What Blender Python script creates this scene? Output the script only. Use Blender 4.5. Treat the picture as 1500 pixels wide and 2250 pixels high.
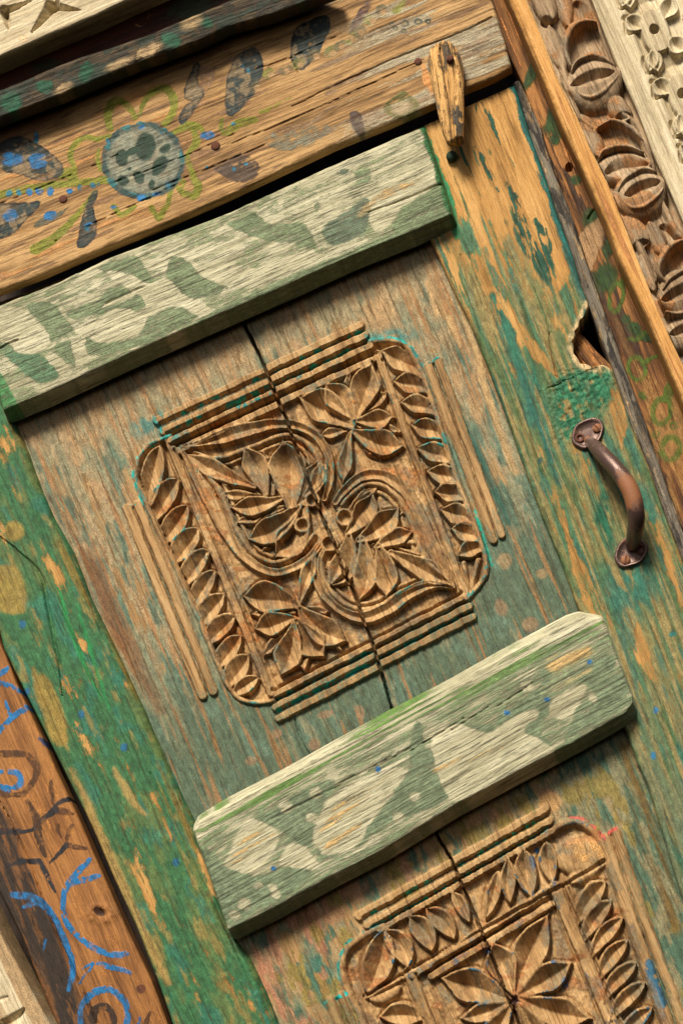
import bpy, bmesh, math, random
import numpy as np
from mathutils import Vector, Matrix

for o in list(bpy.data.objects): bpy.data.objects.remove(o)
sc = bpy.context.scene
C = sc.collection

# ------------------------------------------------------------------ camera, sky, sun
S = 0.00045                    # metres on the wall per traced unit
PITCH = math.radians(17); ROLL = math.radians(23.5); DIST = 2.3
F = np.array([0, math.cos(PITCH), math.sin(PITCH)])
U0 = np.array([0, -math.sin(PITCH), math.cos(PITCH)]); R0 = np.array([1., 0, 0])
RIGHT = math.cos(ROLL)*R0 - math.sin(ROLL)*U0
UP = math.sin(ROLL)*R0 + math.cos(ROLL)*U0
AIM = np.array([0., 0., 1.4]); EYE = AIM - F*DIST
cd = bpy.data.cameras.new('camera'); cam = bpy.data.objects.new('camera', cd); C.objects.link(cam)
cd.sensor_fit = 'VERTICAL'; cd.sensor_height = 36; cd.sensor_width = 24
cd.lens = 36*DIST/(2250*S); cd.clip_start = 0.05; cd.clip_end = 200
M3 = Matrix(((RIGHT[0], UP[0], -F[0]), (RIGHT[1], UP[1], -F[1]), (RIGHT[2], UP[2], -F[2])))
cam.matrix_world = Matrix.Translation(Vector(EYE)) @ M3.to_4x4()
sc.camera = cam

SUN_EL, SUN_AZ = math.radians(46), math.radians(4)    # azimuth off the wall normal, towards the door's right
w = bpy.data.worlds.new('World'); sc.world = w; w.use_nodes = True
nt = w.node_tree; nt.nodes.clear()
sky = nt.nodes.new('ShaderNodeTexSky'); sky.sky_type = 'NISHITA'; sky.sun_disc = False
sky.sun_elevation = SUN_EL; sky.sun_rotation = math.pi - SUN_AZ
sky.dust_density = 4.0
bg = nt.nodes.new('ShaderNodeBackground'); bg.inputs[1].default_value = 0.05
ow = nt.nodes.new('ShaderNodeOutputWorld')
nt.links.new(sky.outputs[0], bg.inputs[0]); nt.links.new(bg.outputs[0], ow.inputs[0])
sl = bpy.data.lights.new('sun', 'SUN'); sl.energy = 4.6; sl.angle = math.radians(17); sl.color = (1, 0.91, 0.77)
so = bpy.data.objects.new('sun', sl); C.objects.link(so)
sd = Vector((math.sin(SUN_AZ)*math.cos(SUN_EL), -math.cos(SUN_AZ)*math.cos(SUN_EL), math.sin(SUN_EL)))
so.rotation_euler = sd.to_track_quat('Z', 'Y').to_euler()
so.location = Vector(AIM)+sd*5
sc.view_settings.view_transform = 'Standard'; sc.view_settings.look = 'None'
sc.view_settings.gamma = 1; sc.view_settings.exposure = 0.5

# ------------------------------------------------------------------ numeric helpers
def at(X, Y, d):
    """point of the place seen at photo unit (X, Y) on the plane d units in front of the wall"""
    X = np.asarray(X, float); Y = np.asarray(Y, float)
    D = F*DIST + ((X-750)*S)[..., None]*RIGHT + ((1125-Y)*S)[..., None]*UP
    t = (-np.asarray(d, float)*S - EYE[1]) / D[..., 1]
    return EYE + D*t[..., None]

_rs = np.random.RandomState(7); _tab = _rs.rand(65536)
def vn(x, y, seed=0):
    xi = np.floor(x).astype(np.int64); yi = np.floor(y).astype(np.int64)
    fx = x-xi; fy = y-yi; fx = fx*fx*(3-2*fx); fy = fy*fy*(3-2*fy)
    def hsh(a, b): return _tab[((a*73856093) ^ (b*19349663) ^ (seed*83492791)) & 65535]
    return (hsh(xi, yi)*(1-fx)+hsh(xi+1, yi)*fx)*(1-fy) + (hsh(xi, yi+1)*(1-fx)+hsh(xi+1, yi+1)*fx)*fy
def fbm(x, y, seed=0, o=4):
    r = 0; a = 0.5; n = 0
    for k in range(o):
        r = r + a*vn(x*2**k, y*2**k, seed+k*11); n += a; a *= 0.55
    return r/n
def ss(a, b, x):
    t = np.clip((x-a)/(b-a), 0, 1); return t*t*(3-2*t)

def near_curve(P, pts):
    """distance, signed distance, curve fraction to a polyline; P (...,2)"""
    pts = np.asarray(pts, float); seg = np.diff(pts, axis=0); L = np.hypot(seg[:, 0], seg[:, 1]); cum = np.r_[0, np.cumsum(L)]
    best = np.full(P.shape[:-1], 1e9); sg = np.zeros_like(best); tt = np.zeros_like(best)
    for i in range(len(seg)):
        if L[i] < 1e-6: continue
        d = seg[i]/L[i]; rx = P[..., 0]-pts[i, 0]; ry = P[..., 1]-pts[i, 1]
        al = np.clip(rx*d[0]+ry*d[1], 0, L[i]); dx = rx-al*d[0]; dy = ry-al*d[1]
        q = dx*dx+dy*dy; m = q < best
        best[m] = q[m]; sg[m] = (d[0]*ry-d[1]*rx)[m]; tt[m] = ((cum[i]+al)/cum[-1])[m]
    dd = np.sqrt(best); return dd, np.where(sg < 0, -dd, dd), tt
def bez(p0, p1, bow, n=14):
    p0 = np.array(p0, float); p1 = np.array(p1, float); d = p1-p0; c = (p0+p1)/2 + np.array([-d[1], d[0]])*bow
    t = np.linspace(0, 1, n)[:, None]; return (1-t)**2*p0+2*t*(1-t)*c+t*t*p1
def smooth_line(pts, n=6):
    pts = [np.array(p, float) for p in pts]; out = []
    for i in range(len(pts)-1):
        a = pts[max(i-1, 0)]; b = pts[i]; c = pts[i+1]; d = pts[min(i+2, len(pts)-1)]
        for k in range(n):
            t = k/n; out.append(0.5*((2*b)+(c-a)*t+(2*a-5*b+4*c-d)*t*t+(-a+3*b-3*c+d)*t**3))
    out.append(pts[-1]); return np.array(out)
def crop(P, pts, pad):
    pts = np.asarray(pts, float); x0, y0 = pts.min(0)-pad; x1, y1 = pts.max(0)+pad
    return (P[..., 0] >= x0) & (P[..., 0] <= x1) & (P[..., 1] >= y0) & (P[..., 1] <= y1)
def poly_sd(Q, poly):
    """signed distance, positive inside"""
    pl = np.asarray(poly, float); d, _, _ = near_curve(Q, np.vstack([pl, pl[:1]])); ins = np.zeros(Q.shape[:-1], bool)
    j = len(pl)-1
    for i in range(len(pl)):
        yi, yj = pl[i, 1], pl[j, 1]
        if yi != yj:
            c = ((yi > Q[..., 1]) != (yj > Q[..., 1])) & (Q[..., 0] < (pl[j, 0]-pl[i, 0])*(Q[..., 1]-yi)/(yj-yi)+pl[i, 0])
            ins ^= c
        j = i
    return np.where(ins, d, -d)

def round_poly(pl, n=3):
    p = [np.array(q, float) for q in pl]; m = len(p); out = []
    for i in range(m):
        a, b, c, d = p[i-1], p[i], p[(i+1) % m], p[(i+2) % m]
        for k in range(n):
            t = k/n; out.append(0.5*((2*b)+(c-a)*t+(2*a-5*b+4*c-d)*t*t+(-a+3*b-3*c+d)*t**3))
    return np.array(out)

# ------------------------------------------------------------------ paint: colour + cover per vertex of a surface
class Paint:
    def __init__(s, P, ang=0, wob=3.0, seed=0):
        s.P = P; n = P.shape[:-1]; s.a = np.zeros(n); s.c = np.zeros(n+(3,)); s.c[:] = .2
        s.Q = P + np.stack([fbm(P[..., 0]/14, P[..., 1]/14, seed+1)-.5, fbm(P[..., 0]/14, P[..., 1]/14, seed+2)-.5], -1)*2*wob
        ca, sa = math.cos(ang), math.sin(ang)
        s.u = P[..., 0]*ca+P[..., 1]*sa; s.v = -P[..., 0]*sa+P[..., 1]*ca
    def noise(s, su, sv, seed=0, o=4): return fbm(s.u/su, s.v/sv, seed, o)
    def put(s, m, col, op=1.0, jit=0.0, seed=3):
        m = np.clip(m*op, 0, 1); col = np.broadcast_to(np.array(col, float), s.c.shape)
        if jit: col = col*(1+jit*(fbm(s.P[..., 0]/9, s.P[..., 1]/9, seed)-.5)*2)[..., None]
        an = m+s.a*(1-m); safe = np.maximum(an, 1e-5)
        s.c = (col*m[..., None]+s.c*(s.a*(1-m))[..., None])/safe[..., None]; s.a = an
    def clear(s, m): s.a = s.a*(1-np.clip(m, 0, 1))
    def poly(s, pl, soft=2.0):
        pl = round_poly(pl)
        m = np.zeros(s.a.shape); k = crop(s.P, pl, 8+soft)
        if k.any(): m[k] = ss(-soft, soft, poly_sd(s.Q[k], pl))
        return m
    def line(s, pts, wd, soft=1.5, sm=True):
        pts = smooth_line(pts) if sm and len(pts) > 2 else pts
        m = np.zeros(s.a.shape); wmax = max(wd) if isinstance(wd, (list, tuple)) else wd
        k = crop(s.P, pts, wmax+8)
        if k.any():
            d, _, t = near_curve(s.Q[k], pts)
            ww = np.interp(t, np.linspace(0, 1, len(wd)), wd) if isinstance(wd, (list, tuple)) else wd
            m[k] = ss(soft, -soft, d-ww)
        return m
    def dot(s, x, y, rx, ry=None, rot=0, soft=.12):
        ry = ry or rx; dx = s.Q[..., 0]-x; dy = s.Q[..., 1]-y; ca, sa = math.cos(rot), math.sin(rot)
        r = np.hypot((dx*ca+dy*sa)/rx, (-dx*sa+dy*ca)/ry); return ss(1+soft, 1-soft, r)
    def blob(s, x, y, rx, ry=None, rot=0): return s.dot(x, y, rx, ry, rot, .6)

# ------------------------------------------------------------------ relief carved into a surface
class Relief:
    def __init__(s, P, seed=0, wob=1.6):
        s.P = P; s.wk = 1.; s.dk = 1.; s.lip = 6.5; s.h = np.zeros(P.shape[:-1]); s.id = np.zeros(P.shape[:-1], int); s.names = [None]; s.fl = np.zeros(s.h.shape)
        s.Q = P + np.stack([fbm(P[..., 0]/22, P[..., 1]/22, seed+1, 3)-.5, fbm(P[..., 0]/22, P[..., 1]/22, seed+2, 3)-.5], -1)*2*wob
    def _new(s, name): s.names.append(name); return len(s.names)-1
    def _set(s, k, ins, hh, name, mode='max'):
        cur = s.h[k]; m = (ins & (s.id[k] == 0) & (hh > cur)) if mode == 'fill' else ins & (((hh > cur) | (s.id[k] == 0 if mode == 'cut' else False)) if mode != 'min' else True)
        i = s._new(name) if name else 0
        cur[m] = hh[m]; s.h[k] = cur
        if name: ci = s.id[k]; ci[m] = i; s.id[k] = ci
        f = s.fl[k]; f[m] = np.maximum(f[m], 0); s.fl[k] = f
    def leaf(s, p0, p1, wd, bow=0., H=10., D=13., rim=.7, base=-14., name='carved_leaf', off=0.0, pw=.9, sk=0.5, bw=None, mode='cut'):
        ax = bez(p0, p1, bow); k = crop(s.P, ax, wd*2+8)
        if not k.any(): return
        d, sg, t = near_curve(s.Q[k], ax); wd = wd*s.wk; D = max(D, .85*wd)*s.dk
        tm = np.power(np.clip(t, 0, 1), math.log(.5)/math.log(sk))      # sk: where along the axis the leaf is widest
        prof = np.clip(4*tm*(1-tm), 0, 1)**pw
        if bw is not None: prof = np.where(t < sk, np.sin(np.clip(t/sk, 0, 1)*math.pi/2)**1.15, 1-(1-bw)*np.clip((t-sk)/(1-sk), 0, 1)**1.35)
        wt = np.maximum(wd*prof, .01)
        x = sg/wt; v = np.abs(x); ins = v < 1
        lip = np.clip(1-s.lip/np.maximum(wt, 1), .5, rim+.12)            # inner edge of the rounded lip
        xc = np.where(x > off, (x-off)/(lip-off), (off-x)/(lip+off))     # valley line may sit off centre
        Dt = np.minimum(D, 1.0*s.dk*lip*wt)
        hv = H - Dt*np.clip(1-xc, 0, 1)
        ed = np.clip(1-3.2/np.maximum(wt, 1), .4, .97); edge = np.clip((v-ed)/(1-ed), 0, 1)
        hh = np.where(v < ed, hv-.8*np.clip((v-lip)/(ed-lip+1e-6), 0, 1)**2, H-.8-(H-base)*edge)
        cur = s.h[k]; out = np.maximum(d-wt, 0); mo = (s.id[k] == 0) & (out < 8) & (v >= .9) & (t < .999)          # chisel cut round the leaf
        cur[mo] = np.minimum(cur, base+(cur-base)*np.clip(np.clip(out/8, 0, 1)**1.2+ss(.55, .9, t)*.9, 0, 1))[mo]; s.h[k] = cur
        s._set(k, ins, hh, name, mode)
    def dome(s, p0, p1, wd, bow=0., H=12., base=-14., name='carved_leaf', pw=.5, ex=2.0):
        ax = bez(p0, p1, bow); k = crop(s.P, ax, wd+6)
        if not k.any(): return
        d, sg, t = near_curve(s.Q[k], ax); prof = np.clip(4*t*(1-t), 0, 1)**pw; v = np.abs(sg)/np.maximum(wd*prof, .01)
        s._set(k, v < 1, base+(H-base)*np.clip(1-v**ex, 0, 1)**.5, name)
    def ridge(s, pts, wd, H, base=-14., name=None, prof='round', D=0., mode='max', sm=True, taper=None):
        pts = smooth_line(pts) if sm and len(pts) > 2 else np.asarray(pts, float); wm = max(wd) if isinstance(wd, (list, tuple)) else wd
        k = crop(s.P, pts, wm+6)
        if not k.any(): return
        d, sg, t = near_curve(s.Q[k], pts)
        ww = np.interp(t, np.linspace(0, 1, len(wd)), wd) if isinstance(wd, (list, tuple)) else wd+0*t
        v = d/np.maximum(ww, .01); ins = v < 1
        if prof == 'round': hh = base+(H-base)*np.sqrt(np.clip(1-v**2, 0, 1))
        elif prof == 'flat': hh = H-(H-base)*np.clip((v-.75)/.25, 0, 1)**1.5
        elif prof == 'vee': hh = H-D*np.clip(1-v/.72, 0, 1)-(H-base)*np.clip((v-.72)/.28, 0, 1)**1.5
        s._set(k, ins, hh, name, mode)
    def groove(s, pts, wd, depth, sm=True, ex=1.0):
        pts = smooth_line(pts) if sm and len(pts) > 2 else np.asarray(pts, float); wm = max(wd) if isinstance(wd, (list, tuple)) else wd
        k = crop(s.P, pts, wm+4)
        if not k.any(): return
        d, _, t = near_curve(s.Q[k], pts)
        ww = np.interp(t, np.linspace(0, 1, len(wd)), wd) if isinstance(wd, (list, tuple)) else wd+0*t
        s.h[k] -= depth*np.clip(1-d/np.maximum(ww, .01), 0, 1)**ex
    def hollow(s, p0, p1, wd, depth, bow=0, pw=.7, ex=1.):
        ax = bez(p0, p1, bow); k = crop(s.P, ax, wd+4)
        if not k.any(): return
        d, _, t = near_curve(s.Q[k], ax); wt = np.maximum(wd*np.clip(4*t*(1-t), 0, 1)**pw, .01)
        s.h[k] -= depth*np.clip(1-d/wt, 0, 1)**ex
    def hole(s, x, y, r, depth=14):
        d = np.hypot(s.Q[..., 0]-x, s.Q[..., 1]-y); s.h -= depth*ss(r+2, r-2, d)
    def area(s, pl, hval, soft=3., name=None):
        k = crop(s.P, pl, soft+4)
        if not k.any(): return
        m = ss(-soft, soft, poly_sd(s.Q[k], pl)); s.h[k] = s.h[k]*(1-m)+hval*m
        if name:
            i = s._new(name); ci = s.id[k]; ci[m > .5] = i; s.id[k] = ci

# ------------------------------------------------------------------ materials
def N(nt, t, **kw):
    n = nt.nodes.new(t)
    for k, v in kw.items(): setattr(n, k, v)
    return n
def math_n(nt, op, a, b=None, clamp=False):
    n = N(nt, 'ShaderNodeMath', operation=op); n.use_clamp = clamp
    for i, x in enumerate((a, b)):
        if x is None: continue
        if isinstance(x, (int, float)): n.inputs[i].default_value = x
        else: nt.links.new(x, n.inputs[i])
    return n.outputs[0]
def mixc(nt, f, a, b, bt='MIX'):
    n = N(nt, 'ShaderNodeMix', data_type='RGBA', blend_type=bt)
    for i, x in ((0, f), (6, a), (7, b)):
        if isinstance(x, (int, float)): n.inputs[i].default_value = x
        elif isinstance(x, tuple): n.inputs[i].default_value = x if len(x) == 4 else x+(1,)
        else: nt.links.new(x, n.inputs[i])
    return n.outputs[2]
def ramp(nt, f, stops, interp='LINEAR'):
    n = N(nt, 'ShaderNodeValToRGB'); r = n.color_ramp; r.interpolation = interp
    while len(r.elements) > 1: r.elements.remove(r.elements[-1])
    r.elements[0].position = stops[0][0]; r.elements[0].color = stops[0][1]+(1,)
    for p, c in stops[1:]:
        e = r.elements.new(p); e.color = c+(1,)
    nt.links.new(f, n.inputs[0]); return n.outputs[0]
def noise(nt, vec, scale, detail=4, rough=.55, dist=0.):
    n = N(nt, 'ShaderNodeTexNoise'); n.inputs['Scale'].default_value = scale; n.inputs['Detail'].default_value = detail
    n.inputs['Roughness'].default_value = rough; n.inputs['Distortion'].default_value = dist
    nt.links.new(vec, n.inputs['Vector']); return n.outputs[0]
def scaled(nt, vec, sx, sy, sz=1):
    n = N(nt, 'ShaderNodeVectorMath', operation='MULTIPLY'); n.inputs[1].default_value = (sx, sy, sz)
    nt.links.new(vec, n.inputs[0]); return n.outputs[0]

def wood(name, light, mid, dark, k_paint=.7, fibre=1.0, fissure=.5, fissure_col=(.03, .02, .012), bump=.5, rough=.72, mott=.35,
         across=0., fs=1.0, paint_rough=.6):
    m = bpy.data.materials.new(name); m.use_nodes = True; nt = m.node_tree; nt.nodes.clear(); L = nt.links.new
    out = N(nt, 'ShaderNodeOutputMaterial'); bs = N(nt, 'ShaderNodeBsdfPrincipled'); L(bs.outputs[0], out.inputs[0])
    uv = N(nt, 'ShaderNodeUVMap', uv_map='grain').outputs[0]
    wob = noise(nt, scaled(nt, uv, 3, 8), 1, 2)
    cv = N(nt, 'ShaderNodeVectorMath', operation='MULTIPLY_ADD'); L(wob, cv.inputs[0]); cv.inputs[1].default_value = (0, .018, 0); L(uv, cv.inputs[2])
    g = cv.outputs[0]
    def nz(x, k): return math_n(nt, 'ADD', math_n(nt, 'MULTIPLY', math_n(nt, 'SUBTRACT', x, .5), k), .5)
    n1 = nz(noise(nt, scaled(nt, g, 3.2*fs, 75*fs), 1, 5, .6), 1.7)            # growth bands
    n2 = nz(noise(nt, scaled(nt, g, 26*fs, 560*fs), 1, 4, .65), 2.0)           # fibres
    n3 = noise(nt, scaled(nt, uv, 9, 16), 1, 4, .6)             # broad tone
    n4 = noise(nt, scaled(nt, g, 12*fs, 260*fs), 1, 5, .75)            # fissures
    n5 = nz(noise(nt, uv, 620, 4, .75), 2.2)                             # speckle
    n6 = nz(noise(nt, scaled(nt, g, 95, 290), 1, 5, .7), 2.4)            # flaking
    t = math_n(nt, 'ADD', math_n(nt, 'MULTIPLY', n1, .62), math_n(nt, 'MULTIPLY', n2, .38*fibre))
    t = math_n(nt, 'ADD', t, math_n(nt, 'MULTIPLY', math_n(nt, 'SUBTRACT', n3, .5), mott*1.6))
    col = ramp(nt, t, [(.26, dark), (.47, mid), (.68, light)])
    fis = ramp(nt, n4, [(.545, (0, 0, 0)), (.625, (1, 1, 1))])
    fisv = math_n(nt, 'MULTIPLY', fis, fissure)
    col = mixc(nt, fisv, col, fissure_col)
    sp = math_n(nt, 'ADD', math_n(nt, 'MULTIPLY', n5, .6), math_n(nt, 'MULTIPLY', n6, .4), True)
    at_ = N(nt, 'ShaderNodeAttribute', attribute_name='paint'); AL = at_.outputs['Alpha']
    er = math_n(nt, 'ADD', math_n(nt, 'MULTIPLY', n5, .42), math_n(nt, 'ADD', math_n(nt, 'MULTIPLY', n6, .30), math_n(nt, 'MULTIPLY', n2, .30)))
    er = math_n(nt, 'ADD', AL, math_n(nt, 'MULTIPLY', math_n(nt, 'SUBTRACT', er, .5), k_paint*1.9))
    er = math_n(nt, 'SUBTRACT', er, math_n(nt, 'MULTIPLY', fis, .25*k_paint))
    # no paint where the cover is zero, full where it is one
    cov = ramp(nt, er, [(.38, (0, 0, 0)), (.62, (1, 1, 1))])
    cov = math_n(nt, 'MULTIPLY', cov, ramp(nt, AL, [(.02, (0, 0, 0)), (.25, (1, 1, 1))]))
    pc = mixc(nt, 1.0, at_.outputs['Color'], mixc(nt, sp, (.45, .45, .45), (1.5, 1.5, 1.5)), 'MULTIPLY')
    pc = mixc(nt, math_n(nt, 'MULTIPLY', fis, .5), pc, fissure_col)
    col = mixc(nt, cov, col, pc); col = mixc(nt, 1.0, col, mixc(nt, sp, (.58, .58, .58), (1.34, 1.34, 1.34)), 'MULTIPLY')
    L(col, bs.inputs['Base Color'])
    rg = math_n(nt, 'SUBTRACT', rough+.12, math_n(nt, 'MULTIPLY', n3, .2))
    mr = N(nt, 'ShaderNodeMix', data_type='FLOAT'); L(cov, mr.inputs[0]); L(rg, mr.inputs[2]); mr.inputs[3].default_value = paint_rough
    L(mr.outputs[0], bs.inputs['Roughness']); bs.inputs['Specular IOR Level'].default_value = .3
    hgt = math_n(nt, 'ADD', math_n(nt, 'MULTIPLY', n2, .6), math_n(nt, 'MULTIPLY', n1, .5))
    hgt = math_n(nt, 'SUBTRACT', hgt, math_n(nt, 'MULTIPLY', fis, .8*min(1, fissure+.2)))
    hgt = math_n(nt, 'ADD', hgt, math_n(nt, 'MULTIPLY', n5, .3)); hgt = math_n(nt, 'ADD', hgt, math_n(nt, 'MULTIPLY', n6, .3)); hgt = math_n(nt, 'ADD', hgt, math_n(nt, 'MULTIPLY', cov, .45))
    b = N(nt, 'ShaderNodeBump'); b.inputs['Strength'].default_value = bump; b.inputs['Distance'].default_value = .0014
    L(hgt, b.inputs['Height']); L(b.outputs[0], bs.inputs['Normal'])
    return m

def metal(name, base, rust, amount=.5, rough=.4, metallic=.7, scale=160):
    m = bpy.data.materials.new(name); m.use_nodes = True; nt = m.node_tree; nt.nodes.clear(); L = nt.links.new
    out = N(nt, 'ShaderNodeOutputMaterial'); bs = N(nt, 'ShaderNodeBsdfPrincipled'); L(bs.outputs[0], out.inputs[0])
    tc = N(nt, 'ShaderNodeTexCoord').outputs['Object']; at_ = N(nt, 'ShaderNodeAttribute', attribute_name='paint')
    a = noise(nt, tc, scale*.35, 5, .65); f = noise(nt, tc, scale*6, 4, .7)
    r = ramp(nt, math_n(nt, 'ADD', math_n(nt, 'ADD', math_n(nt, 'MULTIPLY', a, .75), math_n(nt, 'MULTIPLY', f, .25)), math_n(nt, 'MULTIPLY', at_.outputs['Alpha'], .6)),
             [(.62-amount*.3, (0, 0, 0)), (.76-amount*.3, (1, 1, 1))])
    rc = mixc(nt, f, tuple(x*.35 for x in rust), tuple(min(1, x*1.7) for x in rust))
    bc = mixc(nt, f, tuple(x*.6 for x in base), tuple(min(1, x*1.35) for x in base))
    L(mixc(nt, r, bc, rc), bs.inputs['Base Color'])
    L(math_n(nt, 'MULTIPLY', math_n(nt, 'SUBTRACT', 1., r), metallic), bs.inputs['Metallic'])
    L(math_n(nt, 'ADD', rough, math_n(nt, 'MULTIPLY', r, .45)), bs.inputs['Roughness'])
    b = N(nt, 'ShaderNodeBump'); b.inputs['Strength'].default_value = .5; b.inputs['Distance'].default_value = .0006
    L(math_n(nt, 'ADD', f, math_n(nt, 'MULTIPLY', r, .8)), b.inputs['Height']); L(b.outputs[0], bs.inputs['Normal'])
    return m

# ------------------------------------------------------------------ mesh builders
def link(name, me, mat, parent=None):
    o = bpy.data.objects.new(name, me); C.objects.link(o)
    if mat: me.materials.append(mat)
    if parent is not None: o.parent = parent; o.matrix_parent_inverse = parent.matrix_world.inverted()
    return o
def thing(name, label, cat, loc, group=None):
    o = bpy.data.objects.new(name, None); C.objects.link(o); o.location = loc; o.empty_display_size = .05
    o['label'] = label; o['category'] = cat
    if group: o['group'] = group
    bpy.context.view_layer.update(); return o

def raw_mesh(name, co, quads, nor=None, uv=None, paint=None):
    me = bpy.data.meshes.new(name); n = len(co); q = len(quads)
    me.vertices.add(n); me.vertices.foreach_set('co', np.ascontiguousarray(co, np.float32).ravel())
    me.loops.add(q*4); me.loops.foreach_set('vertex_index', np.ascontiguousarray(quads, np.int32).ravel())
    me.polygons.add(q); me.polygons.foreach_set('loop_start', np.arange(0, q*4, 4, dtype=np.int32))
    me.update(calc_edges=True); me.polygons.foreach_set('use_smooth', np.ones(q, bool))
    if uv is not None:
        l = me.uv_layers.new(name='grain'); l.data.foreach_set('uv', np.ascontiguousarray(uv[quads.ravel()], np.float32).ravel())
    if paint is not None:
        a = me.attributes.new('paint', 'FLOAT_COLOR', 'POINT'); a.data.foreach_set('color', np.ascontiguousarray(paint, np.float32).ravel())
    if nor is not None: me.normals_split_custom_set_from_vertices(np.ascontiguousarray(nor, np.float32))
    me.validate(); return me

def resample(edge, d, n):
    e = np.asarray(edge, float); pr = e@d; t = (pr-pr[0])/(pr[-1]-pr[0]); t = np.maximum.accumulate(t+np.arange(len(t))*1e-7)
    q = np.linspace(0, 1, n); return np.stack([np.interp(q, t, e[:, 0]), np.interp(q, t, e[:, 1])], -1)

def grid(A, B, step):
    """photo-traced board between edge A and edge B -> P (n, m, 2), grain angle"""
    A = np.asarray(A, float); B = np.asarray(B, float); d = (A[-1]-A[0])+(B[-1]-B[0]); d /= np.hypot(*d)
    n = max(3, int(np.hypot(*(A[-1]-A[0]))/step)); wdt = max(np.hypot(*(A[0]-B[0])), np.hypot(*(A[-1]-B[-1]))); m = max(3, int(wdt/step))
    a = resample(A, d, n); b = resample(B, d, n); s = np.linspace(0, 1, m)
    P = a[:, None, :]*(1-s)[None, :, None]+b[:, None, :]*s[None, :, None]
    return P, math.atan2(d[1], d[0])

def edge_round(P, r, ends=(0, 0), amt=None, rA=None, rB=None, seed=0, rag=.35):
    """height lost towards the board's arrises; r in photo units"""
    n, m = P.shape[:2]; h = np.zeros((n, m))
    def fall(e, rr):
        rr = rr*(1+rag*2*(fbm(P[..., 0]/30, P[..., 1]/30, seed+5)-.5)*2); x = np.clip(1-e/np.maximum(rr, .1), 0, 1); return rr*(1-np.sqrt(np.clip(1-x*x, 0, 1)))
    dA = np.hypot(*(P-P[:, :1]).transpose(2, 0, 1)); dB = np.hypot(*(P-P[:, -1:]).transpose(2, 0, 1))
    h -= fall(dA, rA if rA is not None else r); h -= fall(dB, rB if rB is not None else r)
    if ends[0]: h -= fall(np.hypot(*(P-P[:1]).transpose(2, 0, 1)), ends[0])
    if ends[1]: h -= fall(np.hypot(*(P-P[-1:]).transpose(2, 0, 1)), ends[1])
    return h

def grain_relief(pt, amp=1.5, su=220, sv=7, seed=0):
    a = pt.noise(su, sv, seed, 4); b = pt.noise(su*.35, sv*.45, seed+9, 3)
    return amp*((a-.5)*2+(b-.5)*1.2)

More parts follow.
